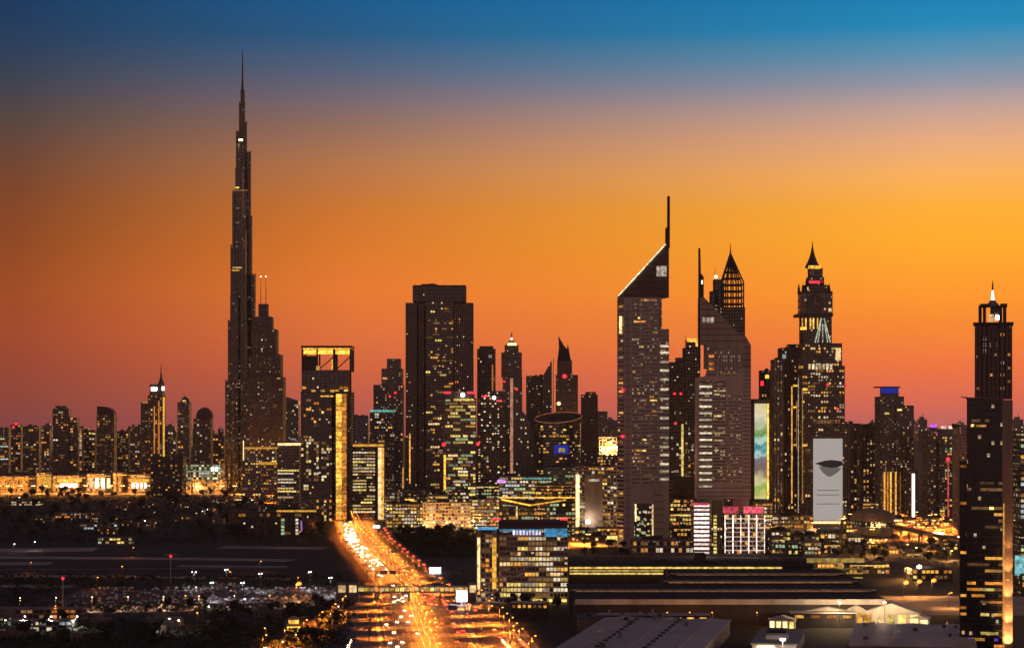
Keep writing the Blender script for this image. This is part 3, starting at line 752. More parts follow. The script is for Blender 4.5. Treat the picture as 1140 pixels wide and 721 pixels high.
b.add('light_strip', glow('salmon light', (1.0, 0.42, 0.26), 0.75), px=(568, 571.2), py=(421, 528), y=(-1.2, -0.5)); b.beacon(575, 433, r=1.8); b.beacon(561.5, 424.5, r=1.4)
b.done()
b = Bld('office_tower', 'dark tower whose roof curves down to the right like a sail', 'tower', 584, 2780, wallm=DARK, glassm=G_DARK)
pf = [(572, 452), (578, 455), (584, 461), (589, 470), (593, 482), (595.5, 500)]
bb = MB(); y1 = 34
bb.xz([(b.lx(572), 0), (b.lx(596), 0)] + [(b.lx(a), b.z(t)) for a, t in reversed(pf)], 0, y1); b.part('glazing', bb, G_DARK)
bb = MB()
for (a, t), (c, u) in zip(pf, pf[1:]): bb.bar((b.lx(a), 0, b.z(t)), (b.lx(c), 0, b.z(u)), 0.9, 6); bb.bar((b.lx(a), 0, 0), (b.lx(a), 0, b.z(t)), 0.4, 4)
b.part('wall', bb, GREY); b.done()
b = Bld('office_tower', 'dark flat-topped tower left of the slanted blade tower', 'tower', 597, 3000, wallm=BROWN, glassm=G_DARK)
b.pseg(586, 606, 419, None, 36, fl=4, bay=3.2, bandw=0.4, pier=0.4); b.lit(6, [DIM], run=(1, 1)); b.plant(-10, 12, 4, 26, b.z(419), 3, 4); b.done()
b = Bld('office_tower', 'narrow dark blade tower with a steeply slanted top and orange edge line', 'tower', 610, 2960, wallm=DARK, glassm=G_DARK)
x0, x1 = b.lx(604.5), b.lx(614); b.part('glazing', MB().xz([(x0, 0), (x1, 0), (x1, b.z(401.5)), (x0, b.z(418))], 0, 30), G_DARK)
bb = MB()
for k in range(6): x = x0 + (x1 - x0) * k / 5; bb.box(x - 0.4, x + 0.4, -0.5, 0.1, 0, b.z(418 - 16.5 * k / 5))
b.part('wall', bb, BROWN); b.done()
b = Bld('skyscraper', 'twisted-top tower with two horn-like blades and a red light', 'skyscraper', 630, 2900, wallm=BROWN, glassm=G_DARK)
b.pseg(619, 643, 418, None, 34, 4, fl=3.8, bay=3, bandw=0.35, pier=0.35); b.lit(8, [DIM, GOLD], run=(1, 1))
b.pseg(620.5, 636.5, 402, 418, 24, 6, fl=3.8, bay=3, bandw=0.3, pier=0.3)
b.part('horn', MB().xz([(b.lx(620.8), b.z(402)), (b.lx(634.5), b.z(402)), (b.lx(632.5), b.z(390)), (b.lx(628), b.z(384)), (b.lx(625.5), b.z(380)), (b.lx(622), b.z(373.5)), (b.lx(622.5), b.z(386))], 8, 16), DARK)
b.part('horn', MB().xz([(b.lx(629), b.z(402)), (b.lx(636.3), b.z(402)), (b.lx(634.4), b.z(392)), (b.lx(632.8), b.z(382.5)), (b.lx(630.8), b.z(390))], 18, 26), DARK)
b.beacon(628.5, 418.6, r=3.0, y=2); b.add('light_strip', AMBER, px=(616.6, 617.6), py=(402, 458), y=(3, 3.6)); b.mast(616, 398, 0, 1.0, 4)
b.beacon(622, 449, FLOOD_WARM, 2.8, 2); b.done()
# oval ring building
b = Bld('office_building', 'round office with an oval lit roof ring and a small blue screen', 'office building', 622, 2540, wallm=DARK, glassm=G_DARK)
rx, ry = 25 * b.Y / F, 16 * b.Y / F; zt = b.z(470)
b.part('glazing', MB().lathe([(1, 0), (1, zt)], 0, ry, 40, sx=rx, sy=ry), G_DARK)
bb = MB()
nfl = int(zt / 4)
for k in range(nfl): bb.lathe([(1.012, k * 4.0), (1.012, k * 4 + 1.2)], 0, ry, 40, sx=rx, sy=ry)
b.part('wall', bb, DARK)
ring = MB(); nseg = 48
pts = [(rx * 1.06 * math.cos(2 * math.pi * k / nseg), ry + ry * 1.06 * math.sin(2 * math.pi * k / nseg), zt + 6 + 6.5 * math.sin(2 * math.pi * k / nseg) + 2 * math.cos(2 * math.pi * k / nseg)) for k in range(nseg)]
for k in range(nseg): ring.bar(pts[k], pts[(k + 1) % nseg], 1.1, 6)
b.part('roof_ring', ring, BROWN)
r2 = MB()
for k in range(nseg):
    if True: p, q = Vector(pts[k]), Vector(pts[(k + 1) % nseg]); r2.bar(p + Vector((0, -1.0, 0.3)), q + Vector((0, -1.0, 0.3)), 0.5, 5)
b.part('ring_lights', r2, glow('ring light', (1.0, 0.34, 0.12), 0.7))
dr = MB(); dr.v = [(x_ * 0.985, ry + (y_ - ry) * 0.985, zt - 1) for x_, y_, z_ in pts] + [(x_ * 0.985, ry + (y_ - ry) * 0.985, z_ - 0.4) for x_, y_, z_ in pts]
for k in range(nseg): k2 = (k + 1) % nseg; dr.face((k, k2, nseg + k2, nseg + k))
dr.face(tuple(range(nseg, 2 * nseg))); b.part('roof_drum', dr, BROWN)
b.part('roof_plant', MB().lathe([(0.5, zt), (0.5, zt + 7), (0.3, zt + 7.2)], 0, ry + 2, 24, sx=rx, sy=ry * 0.6), DARK)
for k in range(nfl):
    for a in range(200, 340, 9):
        if random.random() < (0.5 if k in (nfl - 4, nfl - 7, nfl - 9) else 0.10):
            an, an2 = R(a), R(a + 8); z = k * 4 + 1.4
            p, q = (rx * 1.006 * math.cos(an), ry + ry * 1.006 * math.sin(an)), (rx * 1.006 * math.cos(an2), ry + ry * 1.006 * math.sin(an2))
            MB().prism([p, q, (q[0], q[1] + 0.5), (p[0], p[1] + 0.5)], z, z + 2.2).build('lit_window', random.choice((GOLD, YEL, GOLD, DIM)), b.root)
b.add('screen', BLUE_SIGN, px=(617, 633), py=(495, 505), y=(-1.4, -0.8)); b.add('screen_picture', YEL, px=(622, 629), py=(498.5, 503), y=(-1.7, -1.45)); b.done()
b = Bld('office_tower', 'plain brown tower right of the oval-roofed office', 'tower', 655, 2700, wallm=BROWN, glassm=G_DARK)
b.pseg(647, 665, 440, None, 34, fl=4, bay=3, bandw=0.5, pier=0.45); b.pseg(652, 663, 437, 440, 20, 4, fl=4); b.lit(4, [DIM], run=(1, 1)); b.done()
# ================================================================== the pair of triangular towers
b = Bld('skyscraper', 'silver tower whose steep slanted roof rises to a tall fin, left of its twin', 'skyscraper', 717, 2060, wallm=SILVER, glassm=G_SILVER)
X = b.lx; Z = b.z
def emi1():
    lo = MB()
    foot = [(X(694.5), 0), (X(738), 1.5), (X(745), 3), (X(740), 26), (X(700), 40), (X(688), 9)]
    foot2 = [(X(694.5), 0), (X(737), 1.5), (X(737), 26), (X(700), 40), (X(688), 9)]
    lo.prism(foot, Z(540), Z(366)); lo.prism(foot2, Z(366) + 0.01, Z(331))
    def slope(x, y): return Z(331) + (x - X(688)) / (X(741) - X(688)) * (Z(273) - Z(331))
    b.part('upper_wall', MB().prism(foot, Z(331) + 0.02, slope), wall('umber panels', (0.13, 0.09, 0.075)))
    # lower plate with its tall opening, legs down to the podium
    lo.prism([(X(694.5), 0), (X(706), 0.3), (X(706), 30), (X(688), 9)], 0, Z(540) - 0.02)
    lo.prism([(X(728), 1), (X(745), 3), (X(740), 26), (X(728), 30)], 0, Z(540) - 0.02)
    lo.box(X(706) + 0.02, X(728) - 0.02, 0.4, 30, Z(560), Z(540) - 0.05)
    b.part('wall', lo, SILVER)
    jn = MB()
    for k in range(34):
        zz = Z(596) + (Z(340) - Z(596)) * k / 34
        jn.box(X(695), X(702.4), -0.09, 0.2, zz, zz + 0.5)
        if zz < Z(545): jn.box(X(728.4), X(738), 0.3, 1.4, zz, zz + 0.5)
    for c in (698.5,): jn.box(X(c) - 0.2, X(c) + 0.2, -0.12, 0.2, Z(598), Z(336))
    b.part('panel_joints', jn, DARK)
    ub = MB()
    for k in range(7):
        t_ = 326 - k * 7; xl = max(690.5, 688 + (331 - t_) / 58 * 53 + 3); ub.box(X(xl), X(737), -0.16, 1.2, Z(t_), Z(t_) + 1.0)
    b.part('upper_bands', ub, MAUVE)
    fn = MB(); fn.xz([(X(740.8), Z(276)), (X(746), Z(276)), (X(746), Z(218)), (X(743.2), Z(218)), (X(743), Z(252)), (X(741), Z(254))], 2.2, 5.5)
    b.part('roof_fin', fn, DARK)
    gz = MB(); gz.box(X(703), X(733), -0.25, 2, Z(540), Z(333))
    gz.box(X(734.5), X(744.6), 1.0, 3.2, Z(530), Z(366)); gz.box(X(734.5), X(736.5), 1.0, 2.5, Z(366), Z(334))
    b.part('glazing', gz, G_SILVER)
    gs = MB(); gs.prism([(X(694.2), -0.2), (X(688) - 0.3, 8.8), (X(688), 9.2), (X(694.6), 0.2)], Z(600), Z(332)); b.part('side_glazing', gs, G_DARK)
    bands = MB(); n = 52
    for k in range(n):
        za = Z(540) + (Z(333) - Z(540)) * k / n; zb = za + 1.9
        bands.box(X(702.6), X(733.4), -0.55, 0.5, za, zb)
        if za < Z(368): bands.box(X(734.3), X(745), 0.7, 2.6, za, zb)
    for c in (703, 713, 723, 733): bands.box(X(c) - 0.35, X(c) + 0.35, -0.6, 0.3, Z(540), Z(333))
    b.part('floor_bands', bands, SILVER)
    hs = MB(); n2 = 56
    for k in range(n2):
        za = Z(600) + (Z(335) - Z(600)) * k / n2
        hs.prism([(X(694.0), -0.4), (X(687.6), 8.9), (X(688), 9.4), (X(694.7), 0.3)], za, za + 1.9)
    b.part('side_bands', hs, SILVER)
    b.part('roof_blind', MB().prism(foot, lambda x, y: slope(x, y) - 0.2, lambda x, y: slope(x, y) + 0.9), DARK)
    el = MB()
    el.bar((X(688.5), -0.4, slope(X(688.5), 0) + 1.2), (X(741), -0.4, slope(X(741), 0) + 1.2), 0.75, 6)
    b.part('roof_edge_light', el, glow('pale edge light', (1.0, 0.82, 0.5), 1.3))
    b.add('sign_panel', glow('dull panel light', (0.75, 0.62, 0.5), 0.5), px=(731, 742), py=(296, 307.5), y=(-0.8, -0.3))
    # white ladder of lit slots, gold lines of windows
    for t in (384, 391, 401.5, 411, 421, 432, 442.5, 452.5, 464, 475, 485.5, 496, 505, 515, 536 - 4, 527 - 4):
        b.add('lit_slot', CREAM, px=(735, 744.6), py=(t, t + 2.4), y=(0.3, 0.9))
    for k in range(64):
        r = random.randrange(n); za = Z(540) + (Z(333) - Z(540)) * (r + 0.45) / n; c = random.uniform(704, 729); w = random.choice((1.5, 2.5, 4, 7))
        c2 = min(c + w, 732.5)
        MB().box(X(c), X(c2), -0.5, -0.2, za, za + 1.9).build('lit_window', random.choice((GOLD, DIM, DIM, DIM, AMBER, YEL)), b.root)
    for k in range(26):
        r = random.randrange(n2); za = Z(600) + (Z(335) - Z(600)) * (r + 0.55) / n2
        MB().prism([(X(693.4), 0.2), (X(689), 7), (X(689.4), 7.3), (X(693.8), 0.7)], za, za + 1.7).build('lit_window', random.choice((GOLD, AMBER, DIM, CREAM)), b.root)
    b.add('light_strip', FLOOD_WARM, px=(689.5, 692), py=(352, 371), y=(1.5, 2.2))
    # lobby opening
    b.part('lobby_glazing', MB().box(X(706) + 0.1, X(728) - 0.1, 4, 20, 0, Z(560) - 0.1), G_BUSY)
    for k in range(20):
        c = random.uniform(706.5, 724); t = random.uniform(561, 600)
        b.add('lit_window', random.choice((YEL, CREAM, GREEN, YEL)), px=(c, c + random.uniform(2, 5)), py=(t, t + 2.2), y=(3.4, 3.95))
    b.add('light_strip', FLOOD_WARM, px=(707, 708.4), py=(561, 580), y=(0.6, 1.2)); b.add('light_strip', FLOOD_WARM, px=(726, 727.4), py=(561, 600), y=(0.6, 1.2))
    for c, t in ((693, 434), (693, 485.5)): b.beacon(c, t, r=1.8)
emi1(); b.done()

b = Bld('skyscraper', 'silver tower with slanted shoulder and thin left-hand spire, right of the slanted pair', 'skyscraper', 807, 2000, wallm=SILVER, glassm=G_DARK)
X = b.lx; Z = b.z
def emi2():
    w = MB()
    u_ = MB(); u_.xz([(X(786), Z(410)), (X(836), Z(410)), (X(836), Z(384)), (X(829), Z(372)), (X(822), Z(371)), (X(784), Z(331)), (X(779.5), Z(331)), (X(779.5), Z(383)), (X(786), Z(383))], 0, 26); b.part('upper_wall', u_, wall('taupe panels', (0.40, 0.31, 0.27)))
    w.xz([(X(776.5), Z(555)), (X(836), Z(555)), (X(836), Z(410) - 0.02), (X(790), Z(410) - 0.02), (X(788), Z(418)), (X(776.5), Z(420))], 0, 30)
    w.box(X(786), X(806), 2, 24, 0, Z(555) - 0.03); w.box(X(822), X(834), 2, 24, 0, Z(555) - 0.03)
    b.part('wall', w, SILVER)
    jn = MB()
    for k in range(11):
        t_ = 338 + k * 7; xl = 784 + max(0, (t_ - 331)) * 0.95 if t_ < 371 else min(836, 829 + (t_ - 372) * 0.58)
        jn.box(X(780.5), X(min(xl - 1.5, 835)), -0.14, 0.2, Z(t_), Z(t_) + 0.7) if t_ < 383 else jn.box(X(826.6), X(835.4), -0.14, 0.2, Z(t_), Z(t_) + 0.7)
    for k in range(30): jn.box(X(826.8), X(835.4), -0.14, 0.2, Z(414 + k * 4.4), Z(414 + k * 4.4) + 0.7)
    for t_ in (543, 548, 552): jn.box(X(777), X(835.4), -0.14, 0.2, Z(t_), Z(t_) + 0.6)
    b.part('panel_joints', jn, DARK)
    b.part('roof_fin', MB().xz([(X(777.4), Z(410)), (X(780), Z(410)), (X(780), Z(333)), (X(783.6), Z(333)), (X(783.6), Z(308)), (X(780.4), Z(304)), (X(779.8), Z(276)), (X(777.8), Z(276))], 1, 4), DARK)
    b.add('light_strip', WHITE_LINE, px=(781, 782.4), py=(312, 316), y=(0.3, 0.9))
    gz = MB(); gz.box(X(787), X(797), -0.25, 3, Z(418), Z(386)); gz.box(X(778), X(793), -0.25, 3, Z(538), Z(424)); gz.box(X(794), X(808), -0.25, 3, Z(538), Z(424))
    gz.box(X(809), X(826), -0.25, 3, Z(538), Z(440)); gz.box(X(800), X(824), -0.25, 3, Z(418), Z(389))
    b.part('glazing', gz, G_SILVER)
    bands = MB()
    for k in range(34):
        za = Z(538) + k * 3.25
        if za > Z(426): break
        for a, c in ((777.8, 793.2), (793.8, 808.2)): bands.box(X(a), X(c), -0.5, 0.5, za, za + 1.6)
        if za < Z(442): bands.box(X(808.8), X(826.2), -0.5, 0.5, za, za + 1.35)
    for k in range(9): c = 800 + 3 * k; bands.box(X(c) - 0.5, X(c) + 0.5, -0.6, 0.4, Z(418), Z(389))
    for k in range(9): c = 809 + 2.1 * k; bands.box(X(c) - 0.3, X(c) + 0.3, -0.45, 0.4, Z(538), Z(440))
    for t in (393, 400, 407, 414): bands.box(X(786.8), X(797.2), -0.5, 0.4, Z(t + 1.5), Z(t))
    b.part('floor_bands', bands, SILVER)
    t = 429
    while t < 540:
        b.add('lit_slot', CREAM, px=(778.6, 792.6), py=(t, t + 2.2), y=(-0.7, -0.3)); t += 7.4
    for t, a, c in ((434, 795, 808), (438, 795, 801), (462, 795, 803), (481, 795, 808), (489, 795, 805), (500, 795, 800)): b.add('lit_slot', WARM, px=(a, c), py=(t, t + 1.8), y=(-0.7, -0.3))
    for k in range(7): b.add('lit_window', DIM, px=(803 + k * 3, 805 + k * 3), py=(414.5, 416.5), y=(-0.7, -0.3))
    for k in range(3): b.add('sign_panel', glow('dull panel light', (0.75, 0.62, 0.5), 0.5), px=(782 + k * 4.6, 785.5 + k * 4.6), py=(353, 359), y=(-0.7, -0.1), label=None)
    for t in (395, 403, 409): b.add('lit_window', AMBER, px=(789, 795), py=(t, t + 3), y=(-0.7, -0.3))
    for k in range(34):
        c = 809 + 2.1 * random.randrange(8); t = random.uniform(442, 536); b.add('lit_window', random.choice((DIM, DIM, GOLD, WARM)), px=(c + 0.4, c + 1.8), py=(t, t + 1.6), y=(-0.42, -0.27))
emi2(); b.done()

# lattice-crowned tower behind
b = Bld('skyscraper', 'dark tower with a pointed lattice crown showing orange sky through it', 'skyscraper', 813, 2350, wallm=DARK, glassm=G_DARK)
b.pseg(798, 829, 343, None, 30, fl=3.8, bay=3, bandw=0.3, pier=0.35)
b.pseg(790, 800, 325, None, 22, 4, fl=3.8, bay=3); b.pseg(794, 806, 312, 343, 22, 4, fl=3.8, bay=3)
cr = MB(); x0, x1, xm = b.lx(804.5), b.lx(828), b.lx(814.5); zb, zt, zs = b.z(345), b.z(281), b.z(314)
def wdt(z): return 1.0 if z < zs else 1 - (z - zs) / (zt - zs)
lev = [zb + (zt - zb) * k / 9 for k in range(10)]
for yy in (2, 24):
    for u in (0, 0.25, 0.5, 0.75, 1):
        xa = x0 + (x1 - x0) * u
        cr.bar((xa, yy, zb), (xa, yy, zs), 0.9, 5); cr.bar((xa, yy, zs), (xm, 13 + (yy - 13) * 0.1, zt), 0.9, 5)
    for z in lev[:-1]:
        w = wdt(z); cr.bar((xm + (x0 - xm) * w, 13 + (yy - 13) * w, z), (xm + (x1 - xm) * w, 13 + (yy - 13) * w, z), 0.9, 5)
cr.bar((x0, 2, zb), (x0, 24, zb), 0.9, 5); cr.bar((x1, 2, zb), (x1, 24, zb), 0.9, 5)
cr.bar((xm, 13, zt - 12), (xm, 13, b.z(270)), 1.6, 6, r2=0.2)
b.part('lattice_crown', cr, DARK)
b.beacon(797, 308, WHITE_LINE, 2.0, 3); b.mast(796, 296, b.z(312), 0.4, 8)
b.done()
# towers between the pair
b = Bld('office_tower', 'slim dark tower with a gold-lit roof corner between the slanted pair', 'tower', 768, 2420, wallm=DARK, glassm=G_DARK)
b.pseg(760, 779, 388, None, 34, fl=3.8, bay=3.2, bandw=0.3, pier=0.3); b.lit(18, [GOLD, CREAM, DIM], run=(1, 1), rows=(0, 0.6)); b.pseg(764, 778, 379, 388, 20, 5, fl=3.8)
b.add('lit_frame', FLOOD_GOLD, px=(765, 777), py=(376.5, 380.5), y=(3.5, 4.6)); b.add('lit_frame', FLOOD_GOLD, px=(774.5, 777), py=(380.5, 385.5), y=(3.5, 4.6)); b.mast(763, 372, b.z(388), 0.5, 6); b.done()
b = Bld('office_tower', 'low dark tower touching the right side of the fin-topped tower', 'tower', 753, 2330, wallm=DARK, glassm=G_DARK)
b.pseg(744, 762, 404, None, 34, fl=3.8, bay=3.2, bandw=0.3, pier=0.3); b.lit(16, [CREAM, GREEN, GOLD, DIM], run=(1, 2), rows=(0, 0.6)); b.pseg(752, 760, 399, 404, 20, 4, fl=3.8)
for c, t in ((751, 438), (758, 438), (752, 471)): b.beacon(c, t, r=1.4)
b.add('light_strip', YEL, px=(758.5, 761), py=(472, 530), y=(-1, -0.5)); b.done()
b = Bld('office_building', 'dark rounded block low between the bases of the slanted pair', 'office building', 762, 2150, wallm=DARK, glassm=G_BLACK)
b.pseg(747, 776, 532, None, 30, fl=4, bay=3.6, bandw=0.3, pier=0.2); b.lit(6, [AMBER, GOLD], run=(1, 2), rows=(0, 0.5)); b.done()

# ================================================================== clock tower and neighbours
b = Bld('clock_tower', 'ornate clock tower with stacked crown, pointed spire and large white billboard', 'tower', 913, 2500, wallm=BROWN, glassm=G_DARK)
b.pseg(887.5, 943, 470, None, 46, fl=3.8, bay=3.2, bandw=0.3, pier=0.35); b.lit(30, [DIM, GOLD, DIM, WARM], run=(1, 2))
b.pseg(888, 940, 408, 470, 40, 2, fl=3.8, bay=3.2, bandw=0.3, pier=0.35); b.lit(40, [DIM, GOLD, WARM, CREAM], run=(1, 3))
b.pseg(889, 937, 383, 408, 34, 4, fl=3.8, bay=3.2, bandw=0.3, pier=0.3); b.lit(14, [GOLD, WARM, CREAM], run=(1, 2))
b.pseg(890, 925.5, 352, 383, 30, 6, fl=3.8, bay=3.2, bandw=0.25, pier=0.35)
b.pseg(888.5, 926.5, 326, 349, 30, 5, fl=8, bay=7, bandw=0.08, pier=0.12, cap=2.2)
b.add('cornice', BROWN, px=(887.5, 927.5), py=(349, 352), y=(3.5, 40))
b.part('clock_face', MB().lathe([(1, -0.4), (1, 0.4)], 0, 0, 32), STEEL) 
cf = [o for o in bpy.data.objects if o.name.startswith('clock_face')][-1]
cf.scale = (11.5, 11.5, 1); cf.rotation_euler = (R(90), 0, 0); cf.location = (b.lx(908), 4.0, b.z(337.5))
hd = MB().box(-0.5, 0.5, -0.3, 0.3, -1, 7.5).box(-1, 5.5, -0.3, 0.3, -0.5, 0.5); o = hd.build('clock_hands', PALE, b.root); o.location = (b.lx(908), 3.2, b.z(337.5))
for a, c, t, u, y in ((893, 922, 318, 326, 8), (898, 917, 309, 318, 10), (899.5, 915.5, 299, 309, 11)):
    b.pseg(a, c, t, u, 26 - y, y, fl=4, bay=3, bandw=0.3, pier=0.3, cap=0.8)
xs, ys = b.lx(907), 19
b.part('spire', MB().lathe([(9.5, b.z(297)), (8.8, b.z(295)), (6.0, b.z(290)), (3.4, b.z(284)), (1.8, b.z(278)), (0.7, b.z(272)), (0.2, b.z(267))], xs, ys, 12), DARK)
b.add('lit_band', FLOOD_GOLD, px=(900, 914), py=(295.5, 299), y=(8, 9)); b.add('red_sign', RED_SIGN, px=(899, 916.5), py=(312.5, 315.2), y=(9, 9.6))
for c in (898.5, 900.5, 915, 917.5): b.part('pinnacle', MB().lathe([(1.4, b.z(326 if c in (898.5,) else 318)), (1.2, b.z(314)), (0.2, b.z(309))], b.lx(c), 7, 8), DARK)
for c in (890.5, 895, 920.5, 924.5): b.part('pinnacle', MB().lathe([(1.8, b.z(326)), (1.5, b.z(321)), (0.2, b.z(315))], b.lx(c), 9, 8), DARK)
b.add('lit_window', FLOOD_WARM, px=(897, 900), py=(319.5, 322.5), y=(7, 7.5)); b.add('lit_window', WARM, px=(922.5, 926), py=(343, 347), y=(3.7, 4.3))
for c in (892.5, 896.5, 901.5, 905, 909.5): b.add('lit_column', FLOOD_GOLD, px=(c, c + 1.4), py=(354, 366), y=(5, 5.5))
b.add('lit_window', FLOOD_GOLD, px=(891, 898), py=(364, 367), y=(5, 5.5))
gb = MB()
for a, c in ((908, 915), (925, 918)): gb.bar((b.lx(a), 4, b.z(381)), (b.lx(c), 4, b.z(354)), 0.8, 6)
[gb.bar((b.lx(911 + q * 5.5), 4, b.z(381)), (b.lx(914.5 + q * 2), 4, b.z(360)), 0.5, 6) for q in (0, 1, 2)]; b.part('lit_gable', gb, glow('pale gable light', (0.85, 0.9, 0.7), 0.7))
b.add('lit_window', FLOOD_WARM, px=(930.5, 936), py=(387, 401), y=(3, 3.6)); b.add('lit_window', GOLD, px=(889, 894), py=(407, 410), y=(1, 1.6))
for k in range(7): b.add('lit_window', random.choice((CREAM, WARM)), px=(900 + k * 4, 902.6 + k * 4), py=(405, 411), y=(0.8, 1.4))
for k in range(10): b.add('lit_window', DIM, px=(905 + k * 3.1, 907 + k * 3.1), py=(467, 471), y=(-1, -0.4))
for c, t in ((896, 376 + 56), (896, 494)): b.add('lit_window', FLOOD_GOLD, px=(c - 3, c + 3), py=(t, t + 2.4), y=(-1, -0.4))
for c, t in ((921.5, 428), (932.5, 455), (942, 429)): b.beacon(c, t, RED_SIGN, 1.8, -1)
b.add('light_strip', GOLD, px=(893, 894), py=(432, 560), y=(-1, -0.4)); b.add('light_strip', CREAM, px=(888.4, 889.2), py=(420, 580), y=(-1, -0.4))
b.add('billboard', glow('billboard light', (0.86, 0.77, 0.72), 0.46, False), px=(905.5, 938), py=(488, 579), y=(-2.4, -1.0), label='tall white illuminated billboard')
bp = MB(); pts = [(907, 515.5), (912, 514), (919, 512.2), (926, 511.6), (933, 512.4), (937.6, 513.5), (937.6, 517.5), (932, 519.8), (924, 520.6), (916, 519), (911, 517)]
bp.xz([(b.lx(c), b.z(t)) for c, t in reversed(pts)], -2.6, -2.42); b.part('billboard_picture', bp, glow('billboard ink', (0.8, 0.7, 0.66), 0.02, False))
bp = MB(); bp.xz([(b.lx(c), b.z(t)) for c, t in reversed([(911, 518.5), (937, 520.5), (932, 525.5), (925, 530), (921, 530), (915, 525)])], -2.6, -2.42)
for t in (545, 550, 560): bp.box(b.lx(909), b.lx(934), -2.55, -2.42, b.z(t + 0.9), b.z(t))
b.part('billboard_shading', bp, glow('billboard grey', (0.8, 0.7, 0.66), 0.16, False))
b.add('light_strip', FLOOD_WARM, px=(905, 940), py=(580, 582.5), y=(-3, -2))
b.done()
NEAR = [
 (866, 891, 388, 2620, 30, 'dark stepped tower just left of the clock tower', BROWN, G_DARK),
 (858, 872, 401, 2580, 26, 'narrow dark tower right of the coloured screen', MAUVE, G_RES),
 (845, 860, 413, 2700, 26, 'small dark tower with red roof lights behind the coloured screen', DARK, G_DARK),
 (943, 958, 472, 2900, 30, 'mauve slab right behind the clock tower', MAUVE, G_RES),
 (956, 975, 474, 2860, 34, 'brown slab left of the blue-topped tower', BROWN, G_RES),
]
for a, c, top, Y, d, lab, wm, gm in NEAR:
    b = Bld('office_tower', lab, 'tower', (a + c) / 2, Y, wallm=wm, glassm=gm)
    b.pseg(a, c, top, None, d, fl=3.8, bay=4.2, bandw=0.12, pier=0.5); b.lit(18, [DIM, DIM, GOLD, WARM], run=(1, 2), rows=(0, 0.9))
    g = b.segs[0]; b.plant(g['x0'], g['x1'], g['y0'], g['y1'], b.z(top), 3, 5)
    if a == 866:
        b.pseg(876, 888, 384, 388, 18, 4, fl=3); b.add('lit_window', COOL, px=(871, 875), py=(394, 399), y=(-1, -0.4))
        for c2, t0, t1 in ((881, 430, 560), (886.5, 446, 500)): b.add('light_strip', GOLD, px=(c2, c2 + 1.2), py=(t0, t1), y=(-1, -0.4))
        for t in (428, 452, 494): b.add('lit_window', FLOOD_GOLD, px=(883, 889), py=(t, t + 2), y=(-1, -0.4))
    if a == 845:
        for q in ((847, 850), (852, 856)): b.add('red_sign', LAMP_RED if q[0] == 847 else FLOOD_GOLD, px=q, py=(417, 421) if q[0] == 852 else (424, 429), y=(-1, -0.4))
    b.done()
# building with the coloured screen
b = Bld('office_building', 'tower side carrying a tall bright green and teal screen', 'office building', 848, 2300, wallm=DARK, glassm=G_DARK)
b.pseg(836, 858, 445, None, 26, fl=4, bay=4, bandw=0.3, pier=0.2)
def screen_mat(zlo, zhi):
    m, t, p = newmat('coloured screen'); nn, ll = t.nodes.new, t.links.new
    co_ = nn('ShaderNodeTexCoord'); sp = nn('ShaderNodeSeparateXYZ'); ll(co_.outputs['Object'], sp.inputs[0])
    no = nn('ShaderNodeTexNoise'); no.inputs['Scale'].default_value = 0.13; no.inputs['Detail'].default_value = 5; ll(co_.outputs['Object'], no.inputs['Vector'])
    mr = nn('ShaderNodeMapRange'); mr.inputs[1].default_value = zlo; mr.inputs[2].default_value = zhi; ll(sp.outputs[2], mr.inputs[0])
    ma = nn('ShaderNodeMath'); ma.operation = 'MULTIPLY_ADD'; ma.inputs[1].default_value = 0.26; ll(no.outputs[0], ma.inputs[0]); ll(mr.outputs[0], ma.inputs[2])
    sb = nn('ShaderNodeMath'); sb.operation = 'SUBTRACT'; sb.inputs[1].default_value = 0.13; ll(ma.outputs[0], sb.inputs[0])
    r = nn('ShaderNodeValToRGB'); el = r.color_ramp.elements
    for pos, c in ((0.02, (0.75, 0.7, 0.25)), (0.1, (0.35, 0.5, 0.10)), (0.2, (0.75, 0.7, 0.35)), (0.32, (0.18, 0.13, 0.14)), (0.42, (0.22, 0.2, 0.22)), (0.46, (0.5, 0.75, 0.75)), (0.53, (0.02, 0.25, 0.32)), (0.6, (0.55, 0.8, 0.7)), (0.68, (0.12, 0.32, 0.06)), (0.78, (0.55, 0.6, 0.4)), (0.88, (0.9, 0.82, 0.6)), (0.98, (0.85, 0.7, 0.35))):
        e = el.new(pos); e.color = (*c, 1)
    el.remove(el[0]); el.remove(el[-1])
    ll(sb.outputs[0], r.inputs[0]); ll(r.outputs[0], p.inputs['Emission Color']); p.inputs['Emission Strength'].default_value = 0.85; p.inputs['Base Color'].default_value = (0.02, 0.02, 0.02, 1)
    return m
b.add('screen', screen_mat(b.z(555), b.z(449)), px=(840, 853.5), py=(449, 555), y=(-1.6, -0.8)); b.add('light_strip', FLOOD_GOLD, px=(854, 856), py=(449, 555), y=(-1.3, -0.7))
b.add('screen_frame', DARK, px=(837.5, 840), py=(447, 557), y=(-1.8, -0.6)); b.done()
